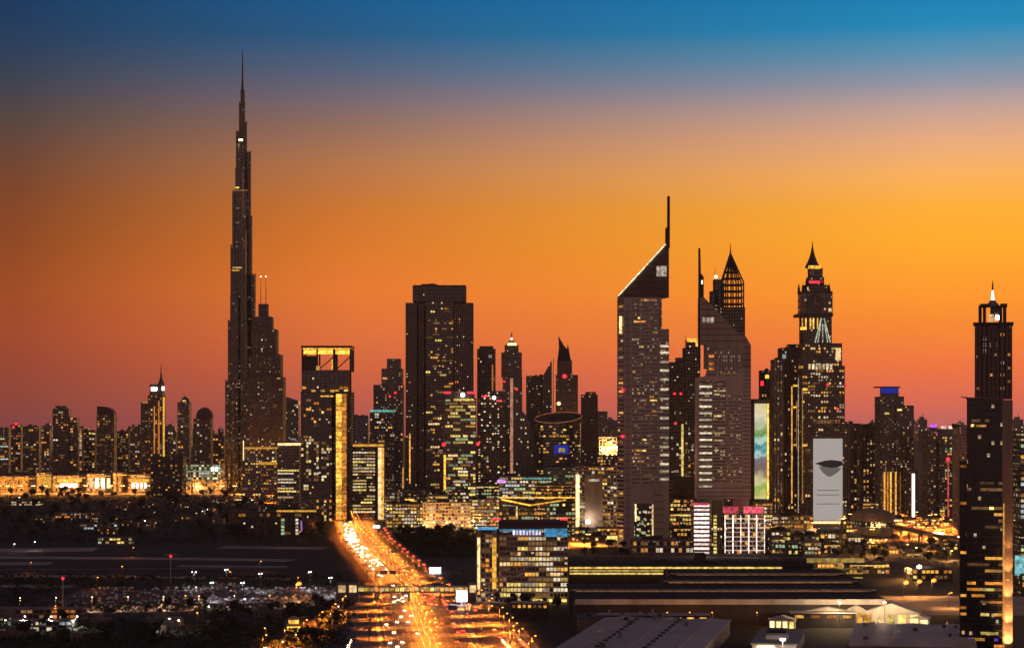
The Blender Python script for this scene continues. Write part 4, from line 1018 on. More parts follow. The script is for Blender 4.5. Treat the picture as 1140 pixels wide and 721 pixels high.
# blue-topped tower
b = Bld('apartment_tower', 'tall brown tower with a deep blue light band on its roof', 'tower', 995, 2800, wallm=MAUVE, glassm=G_RES)
b.pseg(974, 1006, 442, None, 40, fl=3.5, bay=3.2, bandw=0.3, pier=0.3); b.lit(34, [DIM, GOLD, DIM, WARM], run=(1, 1))
b.pseg(991, 1017, 452, None, 44, -3, fl=3.5, bay=3.2, bandw=0.35, pier=0.3); b.lit(40, [DIM, GOLD, WARM, DIM], run=(1, 1))
b.pseg(980, 1000, 431, 442, 24, 6, fl=4, bay=4); b.add('blue_band', BLUE_SIGN, px=(981, 1000), py=(431, 437.5), y=(3.5, 4.6)); b.add('roof_canopy', DARK, px=(976.5, 1002.5), py=(430, 431.4), y=(2, 30))
for c, m in ((984, GOLD), (987.5, AMBER), (991, FLOOD_GOLD), (996.5, GOLD), (1002, AMBER)): b.add('light_strip', m, px=(c, c + 1.6), py=(525, 573), y=(-4.6, -4.0))
b.add('lit_window', YEL, px=(985, 990), py=(459, 461), y=(-1, -0.4)); b.add('lit_window', YEL, px=(999, 1004), py=(455, 457), y=(-4, -3.5)); b.done()
b = Bld('office_building', 'low brown block with one tall white light line on its right side', 'office building', 1012, 2650, wallm=BROWN, glassm=G_DARK)
b.pseg(1003, 1021, 525, None, 24, fl=4, bay=3, bandw=0.4, pier=0.4, cap=2); b.add('light_strip', WHITE_LINE, px=(1015.4, 1018.4), py=(527, 575), y=(-1.2, -0.5)); b.done()
b = Bld('apartment_tower', 'dark tower with lit windows and a purple roof light, left of a pale slab', 'tower', 1037, 2700, wallm=MAUVE, glassm=G_RES)
b.pseg(1027, 1042, 480, None, 34, fl=3.6, bay=3.2, bandw=0.35, pier=0.3); b.lit(14, [DIM, GOLD], run=(1, 1))
b.pseg(1040, 1060, 486, None, 36, -2, fl=3.6, bay=3.2, bandw=0.3, pier=0.2); b.lit(24, [YEL, GOLD, GREEN, DIM], run=(1, 2))
b.add('purple_band', glow('purple light', (0.55, 0.1, 0.9), 1.2), px=(1036, 1043), py=(472, 475.5), y=(3, 4)); b.add('roof_plant', GREY, px=(1034, 1044), py=(475.5, 481), y=(4, 14))
b.add('light_strip', glow('red light line', (1.0, 0.16, 0.1), 0.7), px=(1055, 1056.4), py=(512, 575), y=(-3.4, -2.8)); b.beacon(1055.5, 511, LAMP_RED, 2.6, -3)
for q in (1048, 1056): b.add('lit_window', CREAM, px=(q, q + 5), py=(474, 477), y=(6, 6.6))
b.add('roof_plant', GREY, px=(1046, 1062), py=(477, 487), y=(6.7, 20)); b.done()
b = Bld('apartment_tower', 'pale mauve slab just left of the near black glass tower', 'tower', 1068, 2300, wallm=wall('pale mauve concrete', (0.30, 0.22, 0.20)), glassm=G_RES)
b.pseg(1061, 1077, 476, None, 30, fl=3.6, bay=3.2, bandw=0.6, pier=0.6); b.lit(8, [DIM, GOLD], run=(1, 1)); b.plant(-6, 6, 2, 20, b.z(476), 2, 5); b.done()

# ================================================================== near tower on the right
b = Bld('skyscraper', 'near black glass tower with brown shaft, lantern and spire', 'skyscraper', 1098, 1120, rot=-13.2, wallm=BROWN, glassm=glass('near black glazing', (0.008, 0.010, 0.016), 0.05, 2.4, 3.4, 0.25, ior=1.6))
b.facing = True
b.wm = DARK; b.pseg(1077, 1116, 444, None, 22, fl=3.4, bay=2.4, bandw=0.10, pier=0.06, out=0.12, cap=0.5)
b.hf = 0.5
b.lit(13, [GOLD, AMBER, YEL], run=(2, 5), rows=(0, 0.62)); b.lit(16, [DIM, DIM, DIM, AMBER], run=(2, 5), rows=(0, 0.75)); b.lit(5, [DIM], run=(1, 2), rows=(0.6, 1)); b.lit(2, [glow('violet windows', (0.3, 0.1, 1.0), 0.8)], run=(1, 2), rows=(0, 0.12))
b.add('lit_window', YEL, px=(1081.5, 1085), py=(472, 475), y=(-0.3, -0.1)); b.add('lit_window', GOLD, px=(1087, 1098), py=(472.5, 475), y=(-0.25, -0.1))
b.part('corner_column', MB().box(b.lx(1115.5), b.lx(1126.5), -0.5, 23, 0, b.z(445)), wall('rose stone', (0.34, 0.22, 0.17)))
b.pseg(1069.5, 1076.6, 516, None, 18, 3, fl=3.4, bay=2.4, bandw=0.15, pier=0.1); b.lit(6, [GOLD, AMBER], run=(1, 1))
b.pseg(1086.5, 1125, 362, 444, 19, 1.5, fl=3.6, bay=3.2, bandw=0.18, pier=0.3, out=0.3, cap=0.8)
up = MB(); us = b.segs[-1]
for k in range(9): q = us['x0'] + (us['x1'] - us['x0']) * k / 8; up.box(q - 0.55, q + 0.55, us['y0'] - 0.5, us['y0'] - 0.32, b.z(444), b.z(362))
b.part('piers', up, wall('upper shaft stone', (0.2, 0.13, 0.11))); b.lit(9, [DIM, AMBER], run=(1, 1))
b.part('roof_wing', MB().xz([(b.lx(1069), b.z(441)), (b.lx(1078), b.z(443.6)), (b.lx(1116), b.z(444.4)), (b.lx(1116), b.z(442.8)), (b.lx(1080), b.z(442))], -1.2, 20), MAUVE)
b.add('crown_ledge', BROWN, px=(1083.5, 1127.5), py=(358.6, 361), y=(0.2, 22))
for c in (1091.3, 1096, 1113.5, 1118): b.part('crown_post', MB().box(b.lx(c) - 0.9, b.lx(c) + 0.9, 3, 5, b.z(359), b.z(339.5)), BROWN); b.part('crown_post', MB().box(b.lx(c) - 0.9, b.lx(c) + 0.9, 15, 17, b.z(359), b.z(339.5)), BROWN)
for a, c in ((1090, 1098), (1112, 1119.5)): b.add('crown_lintel', BROWN, px=(a, c), py=(338, 341), y=(2.6, 17.4))
b.add('crown_core', DARK, px=(1100, 1112), py=(341, 351), y=(5, 15)); b.add('lit_lantern', WARM, px=(1099, 1104), py=(350, 358), y=(4.2, 4.8)); b.add('lit_lantern', LAMP_WHITE, px=(1106, 1110), py=(351, 356), y=(4.2, 4.8)); b.add('lit_lantern', FLOOD_GOLD, px=(1091.5, 1095), py=(350, 357), y=(5.5, 6))
b.part('roof_dome', MB().lathe([(3.6, b.z(341)), (3.3, b.z(338)), (2.0, b.z(335)), (1.3, b.z(333))], b.lx(1105), 10, 14), MAUVE)
b.part('spire_lamp', MB().lathe([(1.0, b.z(333)), (0.8, b.z(329)), (0.4, b.z(322))], b.lx(1105), 10, 10), WHITE_LINE)
b.part('spire', MB().lathe([(0.5, b.z(322)), (0.45, b.z(317)), (0.1, b.z(310.5))], b.lx(1105), 10, 8), STEEL)
for z_, e_ in ((2, 6e4), (14, 4e4), (28, 3e4), (42, 2e4), (54, 9e3)):
    l = bpy.data.lights.new('column_uplight', 'SPOT'); l.energy = e_; l.color = (1.0, 0.5, 0.16); l.spot_size = R(70); l.shadow_soft_size = 0.5; l.spot_blend = 0.8
    f = MB().box(b.lx(1121) - 0.8, b.lx(1121) + 0.8, -4.6, -3.8, z_, z_ + 0.5).build('uplight', FLOOD_GOLD, b.root); o = link('column_uplight', l, f); o.location = (b.lx(1121), -4.2, z_ + 0.7); o.rotation_euler = (R(168), 0, 0)
b.add('light_strip', GOLD, px=(1117.0, 1117.8), py=(560, 721), y=(-0.9, -0.55))
b.done()
b = Bld('office_tower', 'dark tower cut by the right frame edge with cyan and orange floor lights', 'tower', 1136, 1500, wallm=DARK, glassm=G_BUSY)
b.pseg(1126.5, 1150, 482, 640, 26, fl=4, bay=3.2, bandw=0.35, pier=0.15); b.lit(34, [GOLD, AMBER, COOL, WARM, GREEN, DIM], run=(1, 4))
b.add('screen', glow('cyan screen', (0.35, 0.85, 0.9), 0.9), px=(1130, 1141), py=(618, 640), y=(-1.0, -0.4)); b.pseg(1124, 1152, 640, None, 36, -4, fl=4, bay=4); b.lit(12, [GOLD, WARM, GREEN], run=(1, 3))
b.done()

# ================================================================== mid-rise blocks between the towers
MIDS = [
 # px0, px1, top, Y, depth, floor, wall, glazing, label, palette, n, run
 (430, 472, 561, 2440, 34, 4.0, BROWN, G_BUSY, 'low striped office at the foot of the bright corner pillar', [YEL, GOLD, CREAM], 24, (2, 6)),
 (471, 524, 560, 2380, 34, 4.0, BEIGE, G_BUSY, 'wide beige low office below the broad brown tower', [YEL, CREAM, WARM, DIM], 44, (1, 4)),
 (448, 478, 545, 2520, 34, 4.0, DARK, G_DARK, 'dark low block with one gold rooftop light under the brown tower', [GOLD, DIM], 8, (1, 2)),
 (522, 556, 556, 2400, 30, 4.0, BROWN, G_BUSY, 'brown low office just left of the angled gold roof', [GOLD, YEL, AMBER, CREAM], 26, (1, 3)),
 (556, 614, 531, 2480, 34, 4.2, GREY, G_BUSY, 'pale lit office with a teal roof edge beneath the crowned tower', [GREEN, YEL, CREAM, COOL], 46, (2, 6)),
 (606, 642, 521, 2510, 34, 4.0, TEAL, G_DARK, 'dark teal glass office below the oval-roofed office', [GREEN, YEL, GREEN, DIM], 26, (1, 4)),
 (556, 640, 560, 2320, 40, 5.0, DARK, G_DARK, 'long dark hall under an angled gold-lit roof', [YEL, GOLD, DIM, GREEN], 26, (1, 4)),
 (640, 690, 520, 2280, 36, 4.2, BEIGE, G_BUSY, 'beige block with a blank floodlit wall left of the fin-topped tower', [YEL, CREAM, GOLD, DIM], 36, (1, 3)),
 (632, 700, 598, 2160, 30, 4.0, DARK, G_DARK, 'low dark arcade with yellow lights before the beige block', [YEL, GOLD], 16, (1, 3)),
 (702, 772, 602, 1960, 40, 4.5, MAUVE, G_DARK, 'low mauve podium in front of the fin-topped tower', [GOLD, CREAM, DIM], 16, (1, 3)),
 (850, 880, 592, 2010, 34, 4.0, BROWN, G_DARK, 'low brown block right of the pink-topped hotel', [CREAM, GOLD, YEL], 14, (1, 2)),
 (878, 912, 597, 1990, 34, 4.0, DARK, G_DARK, 'low dark block with cream windows under the clock tower', [CREAM, YEL, DIM], 16, (1, 2)),
 (908, 942, 594, 2080, 34, 5.0, DARK, G_DARK, 'low dark colonnaded block right below the white billboard', [CREAM, AMBER, GOLD], 14, (1, 2)),
 (855, 905, 575, 2250, 34, 4.0, BROWN, G_BUSY, 'brown mid-rise between the coloured screen and the clock tower', [GOLD, CREAM, DIM, AMBER], 26, (1, 3)),
 (744, 772, 556, 2120, 30, 4.0, BROWN, G_BUSY, 'small orange-lit block beside the podium of the fin-topped tower', [AMBER, GOLD, FLOOD_GOLD, YEL], 24, (1, 3)),
 (664, 690, 508, 2600, 34, 4.0, BROWN, G_BUSY, 'low block under the blazing construction lights', [AMBER, GOLD], 16, (1, 2)),
]
for a, c, top, Y, d, fl, wm, gm, lab, pal, n, run in MIDS:
    b = Bld('office_building', lab, 'office building', (a + c) / 2, Y, wallm=wm, glassm=gm)
    b.pseg(a, c, top, None, d, fl=fl, bay=3.6, bandw=0.36, pier=0.2, cap=1.0)
    b.lit(int(n * 1.5), pal, run=run); g = b.segs[0]; b.plant(g['x0'] + 2, g['x1'] - 2, g['y0'] + 4, g['y1'] - 2, b.z(top), 4, 4.5)
    if 'teal roof' in lab: b.add('teal_band', glow('teal light', (0.25, 0.9, 0.75), 0.5), px=(582, 613), py=(531.5, 533.4), y=(-1.2, -0.7)); b.add('purple_sign', glow('lilac light', (0.8, 0.35, 0.9), 0.8), px=(553.5, 563), py=(533.5, 537.5), y=(-1.4, -0.8))
    if 'angled gold' in lab and 'hall' in lab:
        for (p, q), (s_, t_) in (((558, 555.5), (590, 562)), ((590, 562), (630, 556)), ((556, 553.5), (640, 553.5))):
            b.part('roof_light', MB().bar((b.lx(p), -2, b.z(q)), (b.lx(s_), -2, b.z(t_)), 0.9, 6), FLOOD_GOLD)
        b.part('roof', MB().xz([(b.lx(557), b.z(561)), (b.lx(590), b.z(564)), (b.lx(641), b.z(556)), (b.lx(641), b.z(553)), (b.lx(590), b.z(560)), (b.lx(557), b.z(553.5))], -1.6, 36), BROWN)
        b.add('light_strip', FLOOD_WARM, px=(574.4, 576.4), py=(563, 577), y=(-1.4, -0.8))
    if 'blank floodlit' in lab:
        b.add('blank_wall', BEIGE, px=(651, 671), py=(528, 587), y=(-3, -0.5)); b.add('light_strip', CREAM, px=(655, 667), py=(533, 535.5), y=(-3.6, -3.1)); b.add('light_strip', FLOOD_WARM, px=(641, 645), py=(528, 586), y=(-1.0, -0.6))
        l = bpy.data.lights.new('wall_floodlight', 'POINT'); l.energy = 5.0e3; l.color = (1, 0.8, 0.6); l.shadow_soft_size = 1.0
        fo = link('floodlight', MB().box(-2.2, 2.2, -1, 1, -1.5, 1.5).mesh('floodlight', LAMP_WHITE), b.root); fo.location = (b.lx(654), -12, b.z(580)); lo = link('wall_floodlight', l, fo); lo.location = (2, 3, 3)
    if 'gold rooftop' in lab: b.add('lit_window', FLOOD_GOLD, px=(451, 461), py=(555, 559), y=(-1.2, -0.6))
    if 'arcade' in lab: b.add('light_strip', YEL, px=(676, 696), py=(596, 600), y=(-1.4, -0.8))
    b.done()
# dense low blocks filling the ground between the tower feet
FILL = [
 (428, 446, 548, 2560, 'grey', 'behind the striped low office near the bright pillar', 0), (476, 500, 552, 2460, 'beige', 'under the bright yellow office', 1), (500, 522, 548, 2450, 'brown', 'right under the bright yellow office', 1),
 (530, 556, 541, 2520, 'dark', 'at the foot of the black speckled tower', 1), (596, 640, 540, 2440, 'brown', 'behind the angled gold roof', 2), (612, 640, 575, 2260, 'dark', 'right of the angled gold roof', 1),
 (640, 662, 590, 2190, 'dark', 'before the beige block, left part', 1), (664, 700, 588, 2200, 'brown', 'before the beige block, right part', 2), (690, 706, 560, 2330, 'brown', 'touching the left leg of the fin-topped tower', 2),
 (744, 770, 572, 2080, 'beige', 'squeezed between the legs of the slanted pair', 2), (748, 776, 588, 2020, 'dark', 'left of the white-striped hotel wing', 2), (838, 860, 560, 2240, 'brown', 'under the green and teal screen', 1),
 (856, 874, 600, 1960, 'grey', 'right behind the dark hall roofs beside the pink-topped hotel', 1), (874, 892, 606, 1940, 'dark', 'behind the hall roofs below the clock tower', 1), (892, 914, 604, 1950, 'grey', 'behind the hall roofs left of the billboard foot', 1),
 (914, 936, 606, 1960, 'dark', 'behind the hall roofs right of the billboard foot', 1), (936, 952, 580, 2330, 'brown', 'left of the shell-shaped station', 2), (940, 962, 598, 2120, 'dark', 'in front of the shell-shaped station', 1),
 (962, 984, 606, 2020, 'dark', 'nearer than the shell-shaped station', 2), (984, 1004, 612, 1950, 'brown', 'below the dark metro track, left part', 2), (1004, 1026, 616, 1900, 'grey', 'below the dark metro track, middle part', 2),
 (1026, 1050, 612, 1930, 'dark', 'below the dark metro track, right part', 2), (1046, 1066, 604, 2020, 'brown', 'beside the pale slab foot', 2), (1020, 1046, 577, 2500, 'beige', 'before the tower with the purple roof light', 2),
 (958, 978, 560, 2560, 'brown', 'at the foot of the brown slab by the blue-topped tower', 2), (906, 942, 622, 1770, 'beige', 'long yellow-lit terrace right of the hall roofs', 3), (940, 990, 628, 1700, 'dark', 'behind the plaza lamps, left part', 2), (1010, 1060, 634, 1640, 'dark', 'behind the plaza lamps, right part', 2),
]
FW = {'grey': GREY, 'beige': BEIGE, 'brown': BROWN, 'dark': DARK}
FP = [[DIM, CREAM], [YEL, CREAM, GREEN, DIM, GOLD], [AMBER, GOLD, YEL, FLOOD_GOLD, DIM], [YEL, GOLD]]
for a, c, top, Y, wn, lab, pk in FILL:
    b = Bld('low_building', f'low {wn} block {lab}', 'building', (a + c) / 2, Y, wallm=FW[wn], glassm=G_BUSY if pk else G_DARK)
    b.pseg(a, c, top, None, random.uniform(16, 26), fl=3.9, bay=3.4, bandw=0.38, pier=0.22, cap=0.9)
    b.lit(random.randint(20, 34), FP[pk], run=(1, 4)); g = b.segs[0]
    b.plant(g['x0'] + 1, g['x1'] - 1, g['y0'] + 2, g['y1'] - 1, b.z(top), 5, 3.6, random.choice((GREY, DARK, MAUVE)))
    if random.random() < 0.5: b.part('light_strip', MB().box(g['x0'] + 1, g['x1'] - 1, -1.0, -0.6, b.z(top) - 1.2, b.z(top) - 0.5), random.choice((GOLD, AMBER, YEL)))
    b.done()
# construction site, blazing
b = Bld('construction_site', 'blazing floodlit unfinished building in the gap left of the fin-topped tower', 'construction site', 678, 2900, wallm=GREY, glassm=G_DARK)
b.pseg(666, 690, 487, None, 34, fl=4.5, bay=5, bandw=0.25, pier=0.2); g = b.segs[0]
l = bpy.data.lights.new('site_floodlight', 'POINT'); l.energy = 4.0e5; l.color = (1.0, 0.45, 0.12); l.shadow_soft_size = 2.0; o = link('site_floodlight', l, b.root); o.location = (0, -16, b.z(500))
for k in range(60):
    c = random.gauss(679, 4.5); t = random.gauss(500, 6.5); w = random.uniform(1.2, 3.6); c = min(max(c, 667), 687); t = min(max(t, 485), 514)
    b.add('floodlight', random.choice((FLOOD_WARM, LAMP_AMBER, LAMP_AMBER, LAMP_ORANGE, LAMP_WARM)), px=(c, c + w), py=(t, t + random.uniform(1, 2.6)), y=(-1.4 - 0.02 * k, -0.7))
b.done()
b = Bld('office_tower', 'pale hazy block in the gap left of the fin-topped tower', 'tower', 676, 6000, wallm=MAUVE, glassm=G_FAR)
b.pseg(664, 676, 458, None, 60, fl=6, bay=7); b.pseg(672, 690, 468, None, 60, 4, fl=6, bay=7); b.done()

# ================================================================== pink topped hotel
b = Bld('hotel_building', 'hotel with glowing pink roof edge and white-lit grid front', 'hotel', 810, 1960, wallm=BEIGE, glassm=G_DARK)
b.pseg(804, 851, 572, None, 26, fl=4.2, bay=4.0, bandw=0.22, pier=0.2)
b.pseg(769.5, 790, 560, None, 26, -2, fl=4.0, bay=3.6, bandw=0.35, pier=0.1)
g = b.segs[-1]
for r in range(g['n']): MB().box(g['x0'] + 0.5, g['x1'] - 0.5, g['y0'] - 0.9, g['y0'] - 0.45, g['z0'] + (r + 0.3) * g['fl'], g['z0'] + (r + 0.75) * g['fl']).build('light_strip', PINK_LINE, b.root) 
b.pseg(790.2, 803.8, 556, None, 22, 3, fl=40, bay=20, bandw=0, pier=0)
g = b.segs[0]; wl = MB()
for k in range(g['nb'] + 1):
    x = g['x0'] + k * g['bw']
    if k % 2 == 0: MB().box(x - 0.35, x + 0.35, -0.9, -0.45, 2, b.z(573)).build('light_strip', PINK_LINE, b.root)
for r in range(1, g['n']): z_ = g['z0'] + r * g['fl']; MB().box(g['x0'], g['x1'], -0.8, -0.42, z_ - 0.3, z_ + 0.3).build('light_strip', glow('dim pink line', (1.0, 0.70, 0.58), 1.1), b.root)
b.lit(16, [YEL, GOLD, DIM], 0, run=(1, 1))
for q in ((805, 822), (828, 850)): b.add('pink_sign', glow('pink sign', (1.0, 0.12, 0.18), 0.9), px=q, py=(563.5, 571), y=(-1.0, -0.3))
b.add('pink_sign', glow('pink sign', (1.0, 0.12, 0.18), 0.9), px=(770, 789), py=(559.5, 562.5), y=(-3, -2.4))
for k in range(11): b.add('lit_window', YEL, px=(794.4, 798), py=(573 + k * 4, 575.6 + k * 4), y=(2.5, 2.95))
b.add('roof_cube', BEIGE, px=(817, 826), py=(556, 567), y=(6, 16)); b.add('podium', MAUVE, px=(791, 833), py=(617, 628), y=(-8, 0)); b.done()

# ================================================================== blue topped office by the road
b = Bld('office_building', 'office block with blue roof lights and rows of lit cream floors by the highway', 'office building', 581, 1440, wallm=BEIGE, glassm=G_DARK)
b.pseg(556, 632, 597, None, 30, fl=3.55, bay=2.6, bandw=0.30, pier=0.18); g = b.segs[0]
for r in range(g['n']):
    c = 0
    while c < g['nb']:
        k = min(random.choice((1, 2, 3, 4)), g['nb'] - c); dark_side = c < 4 or c > g['nb'] - 4
        if random.random() < (0.45 if dark_side else 0.8): b.window(g, 'f', r, c, k, random.choice((CREAM, WARM, YEL, DIM, DIM, CREAM, GOLD)))
        c += k
b.pseg(530.5, 555, 594, None, 26, 3, fl=3.3, bay=3.4, bandw=0.3, pier=0.2); b.lit(16, [DIM, AMBER, WARM], run=(1, 2))
for a, c in ((531, 535), (547.5, 553)):
    b.add('lit_pilaster', BEIGE, px=(a, c), py=(590, 662), y=(0, 2.6)); b.add('light_strip', FLOOD_GOLD if a > 540 else FLOOD_WARM, px=(a + 0.5, c - 0.5), py=(598, 655), y=(-0.5, -0.05))
b.add('blue_band', SKY_SIGN, px=(531, 553), py=(586.5, 589.5), y=(0.5, 1.2))
b.add('blue_band', SKY_SIGN, px=(556, 604), py=(588.5, 591.5), y=(-1.2, -0.5)); b.add('blue_band', SKY_SIGN, px=(606, 631.5), py=(588, 597), y=(-1.2, -0.5))
for k in range(9): b.add('sign_letter', glow('pale sign light', (0.8, 0.75, 1.0), 1.1), px=(571 + k * 3.6, 573.4 + k * 3.6), py=(590, 595), y=(-1.8, -1.25))
b.add('roof_screen', wall('oxblood panels', (0.07, 0.025, 0.028)), px=(555, 632), py=(580, 588), y=(2, 26)); b.add('roof_slab', DARK, px=(530, 556), py=(589.5, 593.5), y=(2, 24))
for c in (550, 553.5, 556, 625, 628.5, 631): b.beacon(c, 577.5, LAMP_RED, 0.8, 4)
b.add('canopy', YEL, px=(592, 631), py=(667, 669.5), y=(-6, -1))
b.done()

# ================================================================== exhibition halls
b = Bld('exhibition_hall', 'long exhibition hall of stepped dark roofs with a yellow-lit glass strip', 'exhibition hall', 800, 1290, wallm=MAUVE, glassm=G_DARK)
def tier(a, c, t, u, Y0, Y1, m_roof, name='roof'):
    y0, y1 = Y0 - 1290, Y1 - 1290
    xa = PX(a, Y0) - PX(800, 1290); xc = PX(c, Y0) - PX(800, 1290)
    zt = t
    b.part('wall', MB().box(xa, xc, y0, y1, 0, zt), DARK)
    b.part(name, MB().prism([(xa - 1, y0 - 2), (xc + 1, y0 - 2), (xc + 1, y1), (xa - 1, y1)], lambda x, y: zt + 0.02, lambda x, y: zt + 0.9), m_roof)
    r_ = MB()
    k = xa
    while k < xc: r_.box(k, k + 0.35, y0 - 1.5, y1 - 0.5, zt + 0.9, zt + 1.3 + 0.01 * (k - xa) / 100); k += 6
    b.part('roof_ribs', r_, m_roof)
tier(640, 985, 15.4, 0, 1290, 1340, ROOFD)
tier(634, 975, 17.6, 0, 1340, 1385, ROOFD); tier(738, 955, 19.8, 0, 1385, 1425, ROOFD); tier(746, 940, 22.0, 0, 1425, 1465, ROOFD); tier(634, 905, 24.6, 0, 1465, 1520, ROOFD)
for zt_, Y0, a, c in ((15.4, 1290, 640, 985), (17.6, 1340, 634, 975), (19.8, 1385, 738, 955), (22.0, 1425, 746, 940)):
    xa, xc = PX(a, Y0) - PX(800, 1290), PX(c, Y0) - PX(800, 1290)
    b.part('eave', MB().box(xa, xc, Y0 - 1290 - 2.6, Y0 - 1290 - 2.1, zt_ - (2.4 if Y0 == 1290 else 0.1), zt_ + 1.0), WHITE if Y0 == 1290 else PALE)
    if Y0 > 1290: b.part('clerestory', MB().box(xa + 4, xc - 4, Y0 - 1290 - 0.3, Y0 - 1290 - 0.05, zt_ - 0.9, zt_ - 0.25), glow('dim clerestory light', (1.0, 0.45, 0.2), 0.22))
for t in (630.6, 633.8, 637): b.part('glass_strip', MB().box(PX(634, 1465) - PX(800, 1290), PX(738 if t > 633 else 870, 1465) - PX(800, 1290), 172.0, 172.6, PZ(t + 1.9, 1463), PZ(t, 1463)), glow('yellow strip', (1.0, 0.66, 0.16), 0.75))
b.part('glass_strip', MB().box(PX(898, 1465) - PX(800, 1290), PX(962, 1465) - PX(800, 1290), 174.0, 174.6, PZ(626, 1463), PZ(621, 1463)), glow('yellow strip', (1.0, 0.66, 0.16), 0.75))
for q, t in ((905, 632), (905, 637), (905, 642)): b.part('glass_strip', MB().box(PX(q, 1465) - PX(800, 1290), PX(960, 1465) - PX(800, 1290), 173.0, 173.6, PZ(t + 1.4, 1463), PZ(t, 1463)), glow('dim yellow strip', (1.0, 0.66, 0.16), 0.4))
for a, c, t in ((732, 744, 622), (774, 786, 616), (783, 799, 624), (874, 900, 621)):
    b.part('roof_plant', MB().box(PX(a, 1490) - PX(800, 1290), PX(c, 1490) - PX(800, 1290), 200, 216, PZ(634, 1490), PZ(t, 1490)), DARK)

b.done()

# foreground warehouse roofs
def warehouse(label, name, cx, cy, w, l, z, rz, sky=2, mat=ROOFM):
    r = thing(name, label, 'warehouse', (cx, cy, 0), R(rz))
    MB().box(-w / 2, w / 2, -l / 2, l / 2, 0, z).build('wall', MAUVE, r)
    n = 3; ww = (w + 2) / n
    for k in range(n):
        x0 = -w / 2 - 1 + k * ww
        MB().prism([(x0 + 0.05, -l / 2 - 1), (x0 + ww / 2, -l / 2 - 1), (x0 + ww / 2, l / 2 + 1), (x0 + 0.05, l / 2 + 1)], z + 0.02, lambda x, y, x0=x0: z + 0.3 + (x - x0) / ww * 1.6).build('roof', mat, r)
        MB().prism([(x0 + ww / 2 + 0.02, -l / 2 - 1), (x0 + ww - 0.05, -l / 2 - 1), (x0 + ww - 0.05, l / 2 + 1), (x0 + ww / 2 + 0.02, l / 2 + 1)], z + 0.02, lambda x, y, x0=x0: z + 1.9 - (x - x0) / ww * 1.6).build('roof', mat, r)
        MB().box(x0 + ww / 2 - 0.35, x0 + ww / 2 + 0.35, -l / 2 - 1, l / 2 + 1, z + 1.0, z + 1.35).build('ridge_cap', PALE, r)
        y = -l / 2 + 6
        while y < l / 2 - 6 and k < sky:
            MB().box(x0 + ww * 0.78, x0 + ww * 0.78 + 2.4, y, y + 3.6, z + 0.5, z + 1.35).build('roof_vent', DARK, r); y += 15
    for k in range(9):
        xx = random.uniform(-w / 2 + 3, w / 2 - 5); yy = random.uniform(-l / 2 + 4, l / 2 - 8)
        if k % 3: MB().box(xx, xx + random.uniform(1.5, 3), yy, yy + random.uniform(2, 5), z + 0.4, z + 2.6).build('roof_unit', random.choice((GREY, DARK, STEEL)), r)
        else: MB().bar((xx, yy, z + 2.2), (xx + 1, yy + random.uniform(10, 26), z + 2.2), 0.5, 8).build('roof_duct', SILVER, r)
    pr = MB()
    y = -l / 2
    while y < l / 2:
        pr.box(-w / 2 - 1, w / 2 + 1, y, y + 0.25, z + 0.25, z + 0.36); y += 12
    return r
warehouse('long grey ribbed warehouse roof with rows of dark vents at the foot of the picture', 'warehouse', 78, 1150, 76, 170, 9, -11.5)
warehouse('grey warehouse roof with pale seams beside the lit tents', 'warehouse', 226, 1140, 66, 120, 9, -11.5, 0)
warehouse('low blue-grey flat roof just below the office with blue lights', 'warehouse', 72, 1262, 62, 26, 8, 0, 0, wall('blue grey roofing', (0.08, 0.10, 0.14)))
r = thing('service_building', 'low white building with a bright loading bay between the warehouses', 'building', (152, 1150, 0), R(-11.5))
MB().box(-12, 12, -40, 40, 0, 7).build('wall', WHITE, r); MB().box(-13, 13, -41, 41, 7.02, 7.8).build('roof', GREY, r)
MB().box(-6, 6, -20, -8, 7.82, 10).build('roof_plant', WHITE, r); MB().box(-8, 3, 14, 28, 7.82, 9.5).build('roof_plant', DARK, r); MB().box(-9, 0, -40.6, -40.1, 1, 6).build('loading_bay', LAMP_WARM, r)
l = bpy.data.lights.new('yard_lamp', 'POINT'); l.energy = 1.5e4; l.color = (1, 0.8, 0.6); l.shadow_soft_size = 1.0
yl = thing('yard_floodlight', 'white floodlight on a short pole over the loading yard', 'lamp', (146, 1090, 0))
MB().bar((0, 0, 0), (0, 0, 12), 0.2).build('pole', STEEL, yl); MB().box(-1.3, 1.3, -0.7, 0.7, 11.6, 12.6).build('lamp_head', LAMP_WHITE, yl); o = link('yard_lamp', l, yl); o.location = (0, -2, 11)
for k, (cx_, cy_, w_, n_, lab) in enumerate(((12, 1345, 24, 7, 'low orange-lit shed at the foot of the office with blue lights'), (88, 1262, 70, 9, 'long low shed with a line of orange lights behind the near warehouse roofs'), (196, 1275, 40, 4, 'low grey store between the long shed and the tents'))):
    r = thing('storage_shed', lab, 'shed', (cx_, cy_, 0), R(-3)); MB().box(-w_ / 2, w_ / 2, -6, 6, 0, 9).build('wall', DARK, r); MB().box(-w_ / 2 - 0.6, w_ / 2 + 0.6, -6.6, 6.6, 9.02, 9.6).build('roof', ROOFM, r)
    for q in range(n_): MB().box(-w_ / 2 + (q + 0.2) * w_ / n_, -w_ / 2 + (q + 0.75) * w_ / n_, -6.4, -6.05, 6.2, 8.0).build('lit_window', random.choice((AMBER, GOLD, FLOOD_GOLD, DIM)), r)
